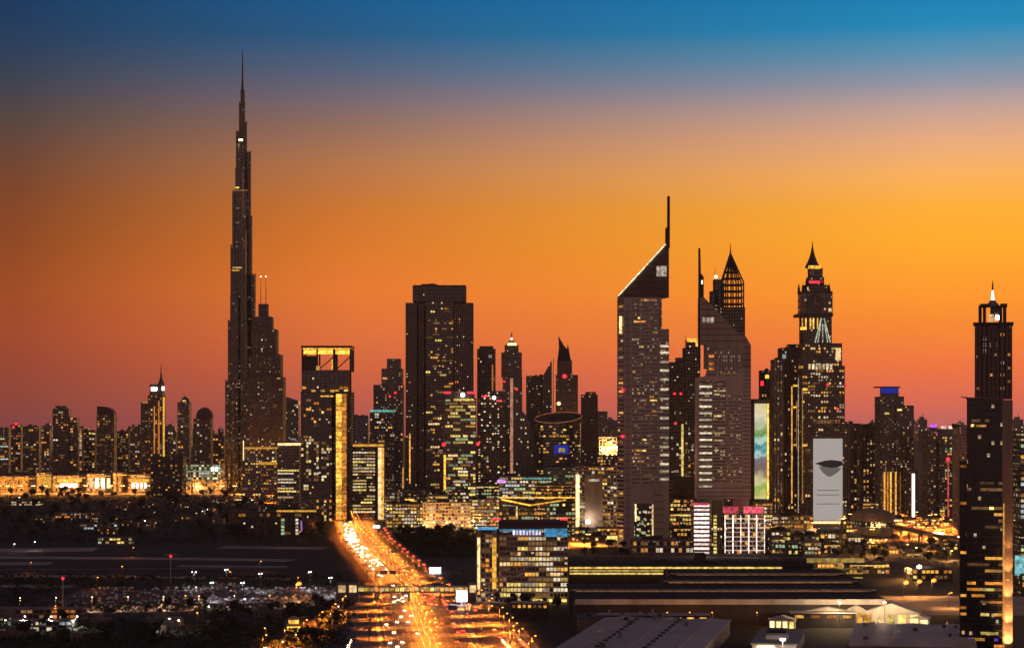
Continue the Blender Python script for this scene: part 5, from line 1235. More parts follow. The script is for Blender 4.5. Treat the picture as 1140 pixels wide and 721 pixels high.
# tents / lit pavilions
def pavilion(lab, px, Y, w, d, h, ridge, m, lit):
    r = thing('event_tent', lab, 'tent', (PX(px, Y), Y, 0), R(-11.5))
    MB().box(-w / 2, w / 2, -d / 2, d / 2, 0, h).build('wall', m, r)
    MB().xz([(-w / 2 - 1, h + 0.02), (w / 2 + 1, h + 0.02), (0, h + ridge)], -d / 2 - 1, d / 2 + 1).build('roof', WHITE, r)
    for k in range(lit):
        x = -w / 2 + (k + 0.5) * w / lit
        MB().box(x - w / lit * 0.32, x + w / lit * 0.32, -d / 2 - 0.35, -d / 2 - 0.05, 0.6, h - 0.8).build('doorway', random.choice((FLOOD_WARM, FLOOD_GOLD, WARM, YEL)), r)
    return r
pavilion('orange-lit tent left of the white peaked tent', 921, 1290, 26, 14, 9, 3.0, BEIGE, 6)
pavilion('small cream tent with a white doorway between two larger tents', 953, 1295, 12, 14, 9, 4, WHITE, 2)
pavilion('large white peaked tent with pale glowing front', 992, 1290, 36, 18, 8, 6.5, WHITE, 5)
for k, (px_, Y_) in enumerate(((935, 1262), (985, 1262))):
    l = bpy.data.lights.new('tent_floodlight', 'POINT'); l.energy = 2.6e4; l.color = (1.0, 0.66, 0.34); l.shadow_soft_size = 1.0
    r = thing('floodlight', ('floodlight on a pole before the orange tent', 'floodlight on a pole before the large white tent')[k], 'lamp', (PX(px_, Y_), Y_, 0)); MB().bar((0, 0, 0), (0, 0, 16), 0.2).build('pole', STEEL, r); MB().box(-0.7, 0.7, -0.4, 0.4, 16, 17).build('lamp_head', LAMP_WARM, r); o = link('tent_floodlight', l, r); o.location = (0, 1.0, 15.2)
pavilion('low lean-to tent at the right end of the tents', 1022, 1285, 14, 14, 5, 2, WHITE, 2)
pavilion('small brightly lit white tent behind the loading building', 871, 1262, 16, 10, 6, 2.5, WHITE, 4)
# metro station and viaduct
r = thing('metro_station', 'smooth grey shell-shaped metro station in front of the glowing street', 'metro station', (PX(972, 2300), 2300, 0), R(20))
MB().lathe([(1, 16), (0.97, 20), (0.86, 24), (0.66, 27.5), (0.36, 30), (0.05, 30.8)], 0, 0, 28, sx=22, sy=38).build('shell_roof', MAUVE, r)
MB().lathe([(0.94, 10), (0.94, 15.9)], 0, 0, 28, sx=22, sy=38).build('glazing', G_BUSY, r); MB().box(-8, 8, -30, 30, 0, 9.9).build('base', GREY, r)
MB().box(6, 16, -36.5, -34, 17, 19).build('entrance_light', FLOOD_WARM, r)
r = thing('metro_viaduct', 'dark elevated metro track running down to the right from the shell station', 'viaduct', (0, 0, 0))
vp = [(PX(985, 2290), 2290), (PX(1010, 2200), 2200), (PX(1040, 2080), 2080), (PX(1075, 1980), 1980), (PX(1130, 1880), 1880)]
dk = MB()
for (xa, ya), (xb, yb) in zip(vp, vp[1:]):
    t_ = (Vector((xb, yb)) - Vector((xa, ya))).normalized(); nx, ny = -t_.y * 5, t_.x * 5
    dk.prism([(xa - nx, ya - ny), (xb - nx, yb - ny), (xb + nx, yb + ny), (xa + nx, ya + ny)], 11, 13.6)
o = dk.build('deck', DARK, r)
for i in range(12):
    t_ = i / 11 * (len(vp) - 1); k = min(int(t_), len(vp) - 2); u = t_ - k
    MB().lathe([(1.3, 0), (1.3, 10.9)], vp[k][0] + (vp[k + 1][0] - vp[k][0]) * u, vp[k][1] + (vp[k + 1][1] - vp[k][1]) * u, 10).build('pillar', GREY, r)
o = thing('bus_shelter', 'long white-lit street canopy beyond the metro track', 'canopy', (PX(1036, 2210), 2210, 0))
MB().box(-14, 14, -4, 4, 7.6, 8.4).build('roof', WHITE, o); MB().box(-13.6, 13.6, -4.4, -4.1, 6.0, 8.0).build('light_panel', LAMP_WARM, o)
for x in (-12, 0, 12): MB().box(x - 0.3, x + 0.3, -0.3, 0.3, 0, 7.59).build('post', STEEL, o)
# footbridge over the highway
r = thing('footbridge', 'enclosed footbridge with glowing windows crossing the highway', 'footbridge', (0, 0, 0))
xa, xb, Yb = PX(384, 1452), PX(528, 1452), 1452
MB().box(xa, xb, Yb, Yb + 6, 6.4, 7.2).build('deck', GREY, r); MB().box(xa, xb, Yb - 0.3, Yb + 6.3, 10.6, 11.2).build('roof', SILVER, r); MB().box(xa, xb, Yb + 0.3, Yb + 5.7, 7.21, 10.59).build('glazing', G_BUSY, r)
for k in range(26):
    x0 = xa + (xb - xa) * k / 26; MB().box(x0 + 0.3, x0 + (xb - xa) / 26 - 0.3, Yb - 0.05, Yb + 0.25, 7.6, 10.2).build('lit_window', random.choice((GOLD, WARM, YEL, AMBER, GOLD)), r)
for px in (381, 393, 527):
    x = PX(px, Yb); MB().box(x - 4, x + 4, Yb - 2, Yb + 8, 0, 13.5).build('stair_tower', MAUVE, r); MB().box(x - 2.6, x + 2.6, Yb - 2.4, Yb - 2.05, 7, 12).build('lit_window', WARM, r)
for px in (418, 455, 490): MB().lathe([(0.8, 0), (0.8, 6.39)], PX(px, Yb), Yb + 3, 10).build('pillar', GREY, r)
# bright boards beside the highway
def board(lab, px, py, Y, w, h, m):
    r = thing('billboard', lab, 'billboard', (PX(px, Y), Y, 0)); z = PZ(py, Y)
    MB().box(-w / 2, w / 2, -0.4, 0.4, z - h / 2, z + h / 2).build('screen', m, r); MB().box(-w / 2 - 0.4, w / 2 + 0.4, 0.42, 1.2, z - h / 2 - 0.4, z + h / 2 + 0.4).build('frame', STEEL, r); MB().bar((0, 0.8, 0), (0, 0.8, z - h / 2), 0.5).build('post', STEEL, r)
    l = bpy.data.lights.new('board_light', 'AREA'); l.energy = 2.2e4; l.size = w; l.color = (1.0, 0.9, 0.95); o = link('board_light', l, r); o.location = (0, -1.0, z); o.rotation_euler = (R(70), 0, 0)
board('dazzling white video billboard at the right edge of the highway', 514, 663, 1430, 7.4, 7.8, glow('white screen', (1.0, 0.93, 1.0), 6.0, False))
board('small wide white billboard above the right verge beside the park', 484.5, 635, 1720, 9.5, 5, glow('white screen two', (1.0, 0.9, 0.82), 1.5, False))
board('small blue and white roadside screen at the far bend', 419, 586.5, 2450, 8, 3.4, glow('blue screen', (0.35, 0.6, 1.0), 1.5, False))
# ================================================================== street lamps
def kids(o): return [(c, list(c.children)) for c in o.children]
def lamp_proto(name, label, h, arms, headm, watts, col, arm=2.4, head=0.8, group=None, spot=0):
    r = thing(name, label, 'street lamp', (0, 0, 0), 0, group)
    m = MB().bar((0, 0, 0), (0, 0, h), 0.16, 6, r2=0.1)
    for s in arms: m.bar((0, 0, h - 0.5), (s * arm, 0, h), 0.08, 5)
    m.build('pole', STEEL, r)
    for s in arms:
        q = MB().box(s * arm - head, s * arm + head, -head * 0.6, head * 0.6, h - 0.25, h + 0.2).build('lamp_head', headm, r)
    if watts:
        l = bpy.data.lights.new('street_lamp_light', 'SPOT' if spot else 'POINT')
        if spot: l.spot_size = R(spot); l.spot_blend = 0.6
        l.energy = watts; l.color = col; l.shadow_soft_size = 0.8
        o = link('street_lamp_light', l, r); o.location = (0, 0, h - 1.2)
    return r
ORANGE = (1.0, 0.25, 0.022)
HW = []
med = lamp_proto('street_lamp', 'orange twin-armed lamp on the highway median', 14, (-1, 1), LAMP_ORANGE, 1.85e5, ORANGE, 3.0, 0.4, 'lamps along the highway median', 148)
km = kids(med); y = 1130.0; first = True
while y < 2900:
    loc = (road_at(y), y, 0.9)
    if first: med.location = loc; first = False
    else: copy_tree(med, km, loc)
    y += 48
edge = lamp_proto('street_lamp', 'orange single-armed lamp on the left verge of the highway', 13, (1,), LAMP_AMBER, 1.25e5, ORANGE, 5.0, 0.4, 'lamps along the left verge of the highway', 118)
ke = kids(edge); y = 1150.0; first = True
while y < 2900:
    loc = (road_at(y) - 29.8 * taper(y), y, 0.0)
    if first: edge.location = loc; first = False
    else: copy_tree(edge, ke, loc)
    loc = (road_at(y + 20) + 29.8 * taper(y + 20), y + 20, 0.0)
    copy_tree(edge, ke, loc, math.pi, 'orange single-armed lamp on the right verge of the highway', 'lamps along the right verge of the highway')
    y += 58
side = lamp_proto('street_lamp', 'orange lamp on the ramps at the foot of the picture', 11, (1,), LAMP_ORANGE, 0.7e5, ORANGE, 2.0, 0.45, 'lamps on the ramps at the foot of the picture', 140)
ksd = kids(side); first = True
for x, y in [RAMP_A[i] for i in (1, 3, 5, 7, 9, 11)] + [RAMP_B[i] for i in (1, 3, 5, 7, 9, 11)] + [(-8, 1150), (4, 1120), (-22, 1300), (-12, 1250), (-6, 1190)]:
    if first: side.location = (x + 7, y, 0); first = False
    else: copy_tree(side, ksd, (x + 7, y, 0))
# boulevard along the mall, street level between the right hand towers
blv = lamp_proto('street_lamp', 'bright warm lamp on the boulevard in front of the mall', 14, (-1, 1), LAMP_WARM, 0.9e5, (1.0, 0.36, 0.05), 2.0, 1.0, 'lamps along the boulevard')
kb = kids(blv); first = True
for i in range(34):
    x = -1010 + i * 22.5; yy = 3625 + x * 0.02 + random.uniform(-26, 14)
    if first: blv.location = (x, yy, 0); first = False
    else: copy_tree(blv, kb, (x, yy, 0))
town = lamp_proto('street_lamp', 'orange lamp among the streets at the feet of the right-hand towers', 12, (-1, 1), LAMP_GOLD, 3.2e5, (1.0, 0.28, 0.03), 1.6, 0.9, 'street lamps below the right-hand towers', 158)
kt = kids(town); first = True
town2 = lamp_proto('street_lamp', 'amber lamp among the streets at the feet of the right-hand towers', 12, (-1, 1), LAMP_AMBER, 2.0e5, (1.0, 0.24, 0.02), 1.6, 1.4, 'amber street lamps below the right-hand towers', 158); kt2 = kids(town2); town2.location = (PX(1030, 2350), 2350, 0)
spots = [(PX(random.uniform(940, 1062), Y), Y) for Y in [random.choice((random.uniform(2150, 2540), random.uniform(2300, 2620))) for _ in range(40)]] + [(PX(random.uniform(640, 700), Y), Y) for Y in [random.uniform(2060, 2140) for _ in range(2)]] + [(PX(p, 2070), 2070) for p in (560, 590, 620)] + [(PX(random.uniform(745, 775), 2090), 2090) for _ in range(4)] + [(PX(random.uniform(270, 330), 3200), 3200) for _ in range(8)]
for x, y in spots:
    if first: town.location = (x, y, 0); first = False
    elif random.random() < 0.5: copy_tree(town2, kt2, (x, y, 0), random.uniform(0, 3))
    else: copy_tree(town, kt, (x, y, 0), random.uniform(0, 3))
plz = lamp_proto('street_lamp', 'short orange lamp at the near edge of the plaza', 11, (1,), LAMP_ORANGE, 1.8e4, (1.0, 0.42, 0.1), 2.0, 0.5); kplz = kids(plz); plz.location = (PX(1056, 1400), 1400, 0)
for px, py, Y, lab in ((1006, 647, 1480, 'leftmost of three dazzling orange lamps beside the plaza'), (1021, 646.5, 1490, 'middle one of three dazzling orange lamps beside the plaza'), (1037, 646, 1500, 'rightmost of three dazzling orange lamps beside the plaza'), (1021, 630, 1640, 'lone white lamp above the three orange plaza lamps'), (330, 664, 1470, 'dazzling gold lamp over the car park')):
    o = copy_tree(plz, kplz, (PX(px, Y), Y, 0), 0.3, lab); o.pop('group', None) if hasattr(o, 'pop') else None
    if 'group' in o: del o['group']
    MB().lathe([(0.1, 10.2), (1.5, 10.8), (1.9, 11.6), (1.5, 12.4), (0.1, 13)], 2.0, 0, 10).build('glare_globe', LAMP_WHITE if 'white' in lab else LAMP_AMBER, o)  # oversized glowing globe, shaped to imitate the glare round the lamp
wash_lamp = lamp_proto('street_lamp', 'warm lamp added between the low blocks to wash their fronts', 9, (1,), LAMP_GOLD, 3.6e4, (1.0, 0.46, 0.12), 1.2, 0.8, 'added wash lamps between the low blocks'); kal = kids(wash_lamp); first = True  # lamps added at random spots to give the low facades a warm wash
rl = random.Random(21)
for i in range(40):
    if i < 29: px, Y = rl.choice((rl.uniform(425, 530), rl.uniform(530, 700), rl.uniform(745, 775), rl.uniform(850, 945))), rl.uniform(2040, 2470)
    else: px, Y = rl.uniform(905, 1062), rl.uniform(1640, 2120)
    if px < 530: Y = max(Y, 2340)
    if first: wash_lamp.location = (PX(px, Y), Y, 0); first = False
    else: copy_tree(wash_lamp, kal, (PX(px, Y), Y, 0), rl.uniform(0, 6))
# lamps of the dark quarter on the left
qt = []
for lab, m, w, c, grp in (('small white lamp among the dark trees of the left quarter', LAMP_WHITE, 1.2e3, (1, 0.85, 0.8), 'white lamps in the dark quarter'), ('small orange lamp among the dark trees of the left quarter', LAMP_ORANGE, 2.2e3, ORANGE, 'orange lamps in the dark quarter')):
    qt.append(lamp_proto('street_lamp', lab, 9, (1,), m, w, c, 1.2, 0.42, grp))
kq = [kids(o) for o in qt]; seen = [0, 0]
qs = []
while len(qs) < 42:
    px = random.uniform(0, 380); py = 552 + (random.random() ** 1.3) * 165; Y = GY(py); x = PX(px, Y)
    if x > road_at(Y) - 44: continue
    qs.append((x, Y))
for x, y in qs:
    k = 0 if random.random() < 0.45 else 1
    if not seen[k]: qt[k].location = (x, y, 0); seen[k] = 1
    else: copy_tree(qt[k], kq[k], (x, y, 0), random.uniform(0, 6))
lnp = lamp_proto('street_lamp', 'small orange lamp in the lane before the long dark hall', 9, (1,), LAMP_ORANGE, 1.6e3, (1.0, 0.36, 0.06), 1.0, 0.5, 'orange lamps in the lane before the long hall'); klp = kids(lnp); lnp.location = (PX(691, 1276), 1276, 0)
for px in (743, 768, 793, 843):
    copy_tree(lnp, klp, (PX(px, 1276), 1276, 0), math.pi / 2)
yrd = lamp_proto('street_lamp', 'white lamp lighting the yard at the lower left', 10, (1,), LAMP_WHITE, 2.4e4, (1.0, 0.92, 0.75), 1.2, 0.4, 'white lamps of the yard at the lower left', 150); ky = kids(yrd); yrd.location = (-316, 1238, 0)
for x in (-300, -284, -268): copy_tree(yrd, ky, (x, 1240, 0), 0.5)
# overhead sign gantries
for Y, sd, lab in ((1330, 1, 'overhead sign gantry over the outbound lanes, nearer than the footbridge'), (1640, -1, 'overhead sign gantry over the oncoming lanes, just beyond the footbridge'), (1900, 1, 'overhead sign gantry over the outbound lanes, beyond the footbridge')):
    r = thing('sign_gantry', lab, 'sign gantry', (road_at(Y), Y, 0)); tw = 30 * taper(Y); x0, x1 = (1.5, tw) if sd > 0 else (-tw, -1.5)
    MB().bar((x0, 0, 0), (x0, 0, 8), 0.25).bar((x1, 0, 0), (x1, 0, 8), 0.25).bar((x0, 0, 7.6), (x1, 0, 7.6), 0.2).bar((x0, 0, 6.6), (x1, 0, 6.6), 0.15).build('frame', STEEL, r)
    for q in (0.3, 0.7): x = x0 + (x1 - x0) * q; MB().box(x - 2.8, x + 2.8, -0.35, -0.22, 5.6, 8.6).build('sign_panel', wall('blue road sign', (0.02, 0.06, 0.22)), r)
# tall red-tipped masts
for px, t, bt, lab in ((70, 645, 688, 'slim red-tipped mast near the left edge of the picture'), (190, 620, 650, 'slim red-tipped mast with a flat crossbar beside the car park')):
    Y = GY(bt); r = thing('light_mast', lab, 'mast', (PX(px, Y), Y, 0)); z = PZ(t, Y)
    MB().bar((0, 0, 0), (0, 0, z), 0.45, 8, r2=0.3).build('pole', PALE, r)
    MB().lathe([(0.1, z), (0.9, z + 0.4), (0.9, z + 1.4), (0.1, z + 1.9)], 0, 0, 10).build('beacon', LAMP_RED, r)
    if px == 190: MB().box(-5, 5, -0.4, 0.4, z + 2.0, z + 2.5).build('crossbar', PALE, r)
# lit kiosk
Y = GY(702); r = thing('kiosk', 'small round kiosk glowing orange below the car park', 'kiosk', (PX(327, Y), Y, 0))
MB().lathe([(4.2, 0), (4.2, 3.2), (3.2, 3.4)], 0, 0, 16).build('wall', FLOOD_GOLD, r); MB().lathe([(5.4, 3.45), (5.2, 4.0), (3, 4.8)], 0, 0, 16).build('roof', BEIGE, r); MB().lathe([(3.2, 4.85), (3.2, 7.2)], 0, 0, 16).build('lantern', FLOOD_GOLD, r); MB().lathe([(4.0, 7.25), (3.4, 8.2), (0.3, 9.6)], 0, 0, 16).build('roof', BEIGE, r)

# ================================================================== cars
def car_mesh():
    pr = [(-2.2, 0.35), (2.2, 0.35), (2.25, 0.75), (1.5, 0.95), (0.8, 1.0), (0.25, 1.45), (-1.3, 1.45), (-1.85, 1.02), (-2.22, 0.95)]
    bm = bmesh.new()
    va = [bm.verts.new((-0.88, y, z)) for y, z in pr]; vb = [bm.verts.new((0.88, y, z)) for y, z in pr]
    for i, (y, z) in enumerate(pr):
        if z > 1.3: va[i].co.x = -0.66; vb[i].co.x = 0.66
    bm.faces.new(va); bm.faces.new(list(reversed(vb)))
    for i in range(len(pr)): j = (i + 1) % len(pr); bm.faces.new((va[j], va[i], vb[i], vb[j]))
    bmesh.ops.bevel(bm, geom=list(bm.edges), offset=0.06, segments=1, affect='EDGES')
    bmesh.ops.recalc_face_normals(bm, faces=bm.faces)
    me = bpy.data.meshes.new('body'); bm.to_mesh(me); bm.free()
    return me
HEAD = glow('headlight', (1.0, 0.74, 0.40), 60.0, False); TAIL = glow('tail light', (1.0, 0.025, 0.012), 32.0, False); TYRE = wall('tyre rubber', (0.02, 0.02, 0.02)); CARGLASS = glass('car glass', p_lit=0.0)
def paint(name, c):
    m, t, p = newmat(name); p.inputs['Base Color'].default_value = (*c, 1); p.inputs['Roughness'].default_value = 0.3; p.inputs['Coat Weight'].default_value = 0.5
    return m
PAINTS = [('white', paint('white car paint', (0.6, 0.6, 0.58))), ('silver', paint('silver car paint', (0.32, 0.32, 0.33))), ('black', paint('black car paint', (0.02, 0.02, 0.022))), ('red', paint('red car paint', (0.30, 0.02, 0.02))), ('blue', paint('blue car paint', (0.03, 0.06, 0.2)))]
base = car_mesh(); BODIES = []
for nm, m in PAINTS:
    me = base.copy(); me.materials.append(m); BODIES.append((nm, me))
glm = MB().prism([(-0.74, -1.5), (0.74, -1.5), (0.74, 0.5), (-0.74, 0.5)], 1.04, 1.38).mesh('windows', CARGLASS)
gl2 = MB().box(-0.83, 0.83, -1.35, 0.3, 1.02, 1.32).mesh('windows', CARGLASS)
whm = MB().bar((-0.1, 0, 0), (0.1, 0, 0), 0.33, 12).mesh('wheel', TYRE)
hlm = MB().box(-0.24, 0.24, -0.03, 0.03, -0.14, 0.14).mesh('headlight', HEAD); tlm = MB().box(-0.32, 0.32, -0.03, 0.03, -0.16, 0.16).mesh('tail_light', TAIL)
hlo = MB().box(-0.2, 0.2, -0.03, 0.03, -0.1, 0.1).mesh('headlight', CARGLASS)
def car(label, x, y, rz, kind, group, lights=True, detail=True):
    nm, me = BODIES[kind]
    r = thing('car', label, 'car', (x, y, 0.03), rz, group)
    link('body', me, r); link('windows', gl2, r)
    if detail:
        for sx_ in (-0.8, 0.8):
            for sy_ in (-1.35, 1.4): link('wheel', whm, r, (sx_, sy_, 0.33))
    for s in (-0.58, 0.58):
        if lights: link('headlight', hlm, r, (s, 2.27, 0.68)); link('tail_light', tlm, r, (s, -2.25, 0.82))
        else: link('headlight', hlo, r, (s, 2.27, 0.68))
    return r
used = set(); n = 0
for i in range(16):
    y = 1590 + i * 56 + random.uniform(0, 20); car(f'white car on the dim service road right of the highway', road_at(y) + 34.5, y, 0.2, 0, 'white cars on the service road right of the highway', True, False)
OFFS_L = (-23.2, -19.6, -16.0, -12.4, -8.8, -5.3); OFFS_R = (5.3, 8.8, 12.4, 16.0, 19.6, 23.2)
words_y = ((1440, 'nearer than the footbridge'), (1700, 'just beyond the footbridge'), (2100, 'in the middle stretch'), (9999, 'at the far bend'))
while n < 200:
    left_ = random.random() < 0.56; y = random.uniform(1800, 2420) if left_ and random.random() < 0.45 else 1130 + 1500 * random.random() ** 1.05; o = random.choice(OFFS_L if left_ else OFFS_R)
    key = (o, int(y / 9))
    if key in used or (o, int(y / 9) + 1) in used or (o, int(y / 9) - 1) in used: continue
    used.add(key); n += 1; k = random.choice((0, 0, 1, 1, 2, 2, 3, 4)); w = next(t for a, t in words_y if y < a)
    dirn = math.atan2(-(road_at(y + 10) - road_at(y - 10)), 20)
    if left_: car(f'{PAINTS[k][0]} car coming with white headlights on the highway, {w}', road_at(y) + o * taper(y), y, dirn + math.pi, k, f'oncoming {PAINTS[k][0]} cars on the highway, {w}', detail=y < 1500)
    else: car(f'{PAINTS[k][0]} car driving away with red tail lights on the highway, {w}', road_at(y) + o * taper(y), y, dirn, k, f'{PAINTS[k][0]} cars driving away on the highway, {w}', detail=y < 1500)
for pts, lab, rev, cnt in ((RAMP_A, 'on the left ramp', True, 8), (RAMP_B, 'on the right ramp', False, 10), ([(12, 1120), (4, 1200), (-18, 1340)], 'on the outer right lanes', False, 9), ([(2, 1120), (-6, 1200), (-28, 1340)], 'on the inner right lanes', True, 9), ([(-92, 1120), (-96, 1200), (-104, 1300)], 'on the outer left lanes', True, 6)):
    for i in range(cnt):
        t = (i + 0.5) / cnt * (len(pts) - 2); k = int(t); u = t - k; a, c = Vector(pts[k]), Vector(pts[k + 1]); p = a.lerp(c, u); dd = (c - a).normalized(); ck = random.choice((0, 1, 2))
        rz = math.atan2(-dd.x, dd.y) + (math.pi if rev else 0)
        car(f'{PAINTS[ck][0]} car with its lights on {lab} of the interchange', p.x, p.y, rz, ck, f'{PAINTS[ck][0]} cars {lab}')
rest = MB(); bb_ = base.copy(); rv = [tuple(v.co) for v in bb_.vertices]; rf = [tuple(p.vertices) for p in bb_.polygons]
for y in (1405, 1418, 1433, 1441, 1455, 1471, 1487, 1503, 1519, 1535, 1552, 1565):
    x = -322
    while x < -128:
        if random.random() < 0.42 and x < road_at(y) - 46:
            k0 = len(rest.v); mi_ = random.choice((0, 0, 0, 1, 1, 1, 2, 3)); rest.v += [(x + a, y + b_, c + 0.03) for a, b_, c in rv]; [rest.face(tuple(k0 + i for i in f_), mi_) for f_ in rf]
        x += 3.1
tag(rest.build('parked_cars', [m for _, m in PAINTS[:4]]), kind='stuff')
for y in (1448, 1462, 1480, 1494, 1512, 1526, 1544):
    x = -322
    while x < -150:
        if random.random() < 0.17:
            k = random.choice((0, 0, 0, 1, 1, 2)); car(f'parked {PAINTS[k][0]} car with its lights off in the car park left of the highway', x, y, random.choice((0, math.pi)), k, f'parked {PAINTS[k][0]} cars in the car park', False, False)
        x += 4.6
cpk = lamp_proto('street_lamp', 'white lamp standing over the car park', 13, (-1, 1), LAMP_WHITE, 1.7e4, (0.95, 0.85, 0.95), 1.4, 0.3, 'white lamps over the car park', 150); kc = kids(cpk); first = True
for px, py in ((216, 655), (252, 652), (290, 657), (236, 668), (270, 668), (345, 655), (368, 662)):
    Y = GY(py)
    if first: cpk.location = (PX(px, Y), Y, 0); first = False
    else: copy_tree(cpk, kc, (PX(px, Y), Y, 0), 1.0)
lnl = lamp_proto('street_lamp', 'pinkish lamp along the side street below the car park', 9, (1,), LAMP_WARM, 2.6e4, (1.0, 0.5, 0.32), 1.2, 0.35, 'lamps along the side street below the car park', 150); kl = kids(lnl); first = True
for i in range(14):
    x = -480 + i * 24; loc = (x, 1362 + (x + 480) * 0.12, 0)
    if first: lnl.location = loc; first = False
    else: copy_tree(lnl, kl, loc, math.pi / 2)
for o in qt: pass

for pts, lab, cnt in (([(330, 2420), (480, 2460), (620, 2475)], 'on the far glowing avenue below the right-hand towers', 16), ([(350, 2180), (480, 2230), (560, 2310)], 'on the nearer avenue below the right-hand towers', 14)):
    for i in range(cnt):
        t = random.uniform(0, len(pts) - 1.01); k = int(t); a, c = Vector(pts[k]), Vector(pts[k + 1]); p = a.lerp(c, t - k); dd = (c - a).normalized(); fw = i % 2; p += Vector((-dd.y, dd.x)) * (5 if fw else -5); ck = i % 3
        car(f'{PAINTS[ck][0]} car with its lights on {lab}', p.x, p.y, math.atan2(-dd.x, dd.y) + (math.pi if fw else 0), ck, f'{PAINTS[ck][0]} cars {lab}', True, False)
# ================================================================== trees
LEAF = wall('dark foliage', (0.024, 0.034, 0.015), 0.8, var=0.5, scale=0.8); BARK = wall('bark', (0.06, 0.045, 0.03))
def tree_meshes(seed, h, w, n):
    rnd = random.Random(seed); m = MB(); t = MB()
    t.bar((0, 0, 0), (0.1, 0, h * 0.45), 0.28, 6, r2=0.16)
    lobes = []
    for _ in range(7):
        a = rnd.uniform(0, 6.28); q = rnd.uniform(0.1, 0.6) * w; c = Vector((q * math.cos(a), q * math.sin(a), h * rnd.uniform(0.42, 0.8)))
        lobes.append((c, rnd.uniform(0.3, 0.5) * w)); t.bar((0.1, 0, h * 0.4), tuple(c), 0.13, 5, r2=0.04)
    for _ in range(n):
        c, rr = rnd.choice(lobes); d_ = Vector((rnd.gauss(0, 1), rnd.gauss(0, 1), rnd.gauss(0, 0.75))).normalized() * rr * rnd.uniform(0.45, 1.05)
        p = c + d_; nrm = (d_ + Vector((rnd.uniform(-1, 1), rnd.uniform(-1, 1), rnd.uniform(-0.4, 1.2)))).normalized(); u = nrm.orthogonal().normalized(); v = nrm.cross(u); s = rnd.uniform(0.28, 0.75)
        b_ = len(m.v); m.v += [tuple(p + u * s), tuple(p + v * s * 0.7 + nrm * 0.1), tuple(p - u * s), tuple(p - v * s * 0.7)]; m.face((b_, b_ + 1, b_ + 2, b_ + 3))
    return m.mesh('crown', LEAF), t.mesh('trunk', BARK)
TREES = [tree_meshes(s, h, w, 420) for s, h, w in ((1, 8, 3.6), (2, 10, 4.2), (3, 7, 4.0), (4, 11, 3.6), (5, 9, 5.0))]
def palm_meshes(seed, h):
    rnd = random.Random(seed); m = MB(); t = MB()
    t.bar((0, 0, 0), (0.3, 0, h), 0.26, 7, r2=0.18)
    for k in range(18):
        a = k * 2.4; up = rnd.uniform(-0.1, 0.9); prev = Vector((0.3, 0, h)); dv = Vector((math.cos(a), math.sin(a), up)).normalized(); side_ = Vector((-math.sin(a), math.cos(a), 0))
        for j in range(5):
            nx = prev + dv * 0.75; w0, w1 = 0.42 * (1 - j / 5.5), 0.42 * (1 - (j + 1) / 5.5)
            b_ = len(m.v); m.v += [tuple(prev - side_ * w0 - Vector((0, 0, w0 * .5))), tuple(prev), tuple(prev + side_ * w0 - Vector((0, 0, w0 * .5))), tuple(nx - side_ * w1 - Vector((0, 0, w1 * .5))), tuple(nx), tuple(nx + side_ * w1 - Vector((0, 0, w1 * .5)))]
            m.face((b_, b_ + 1, b_ + 4, b_ + 3)); m.face((b_ + 1, b_ + 2, b_ + 5, b_ + 4)); prev = nx; dv = (dv + Vector((0, 0, -0.28))).normalized()
    return m.mesh('crown', LEAF), t.mesh('trunk', BARK)
PALMS = [palm_meshes(s, h) for s, h in ((1, 8), (2, 10), (3, 7))]
def tree(name, meshes, label, cat, group, x, y, s=1.0):
    r = thing(name, label, cat, (x, y, 0), random.uniform(0, 6), group); r.scale = (s * random.uniform(0.9, 1.15), s * random.uniform(0.9, 1.15), s)
    link('crown', meshes[0], r); link('trunk', meshes[1], r)
nt_ = 0
while nt_ < 290:
    zone = random.random()
    if zone < 0.10:
        px = random.uniform(-5, 330); Y = random.uniform(3320, 3540); x = PX(px, Y); lab, grp, s = 'dark tree in the row right in front of the glowing boulevard', 'trees in front of the boulevard', random.uniform(1.0, 1.9)
    elif zone < 0.62:
        px = random.uniform(-5, 385); py = random.choice((random.uniform(553, 600), random.uniform(553, 600), random.uniform(662, 721), random.uniform(680, 721))); Y = GY(py); x = PX(px, Y)
        if x > road_at(Y) - 40 or (-345 < x < -140 and 1430 < Y < 1560): continue
        far = Y > 2200; lab, grp = ('dark bushy tree in the wooded belt below the boulevard', 'trees in the belt below the boulevard') if far else ('dark bushy tree in the lower left quarter of the picture', 'trees in the lower left quarter')
        if 1270 < Y < 1368 and x < -200: continue
        s = random.uniform(1.2, 1.9) if far else random.uniform(0.8, 1.25)
    elif zone < 0.82:
        Y = random.uniform(2030, 2330); px = random.uniform(432, 530); x = PX(px, Y); lab, grp, s = 'dark tree in the park between the highway and the low offices', 'trees in the park right of the highway', random.uniform(1.1, 1.6)
        if x < road_at(Y) + 42: continue
    elif zone < 0.85:
        Y = random.uniform(1880, 2110); px = random.uniform(636, 702); x = PX(px, Y); lab, grp, s = 'dark tree between the long hall and the beige block', 'trees behind the long hall', random.uniform(0.9, 1.4)
    elif zone < 0.88:
        Y = random.uniform(1390, 1432); px = random.uniform(535, 640); x = PX(px, Y); lab, grp, s = 'dark tree at the foot of the office with blue lights', 'trees round the office with blue lights', random.uniform(0.7, 1.0)
    else:
        Y = random.uniform(1800, 2170); px = random.uniform(905, 1062); x = PX(px, Y); lab, grp, s = 'dark tree between the halls and the shell-shaped station', 'trees before the shell-shaped station', random.uniform(1.0, 1.5)
    nt_ += 1; tree('tree', random.choice(TREES), lab, 'tree', grp, x, Y, s)
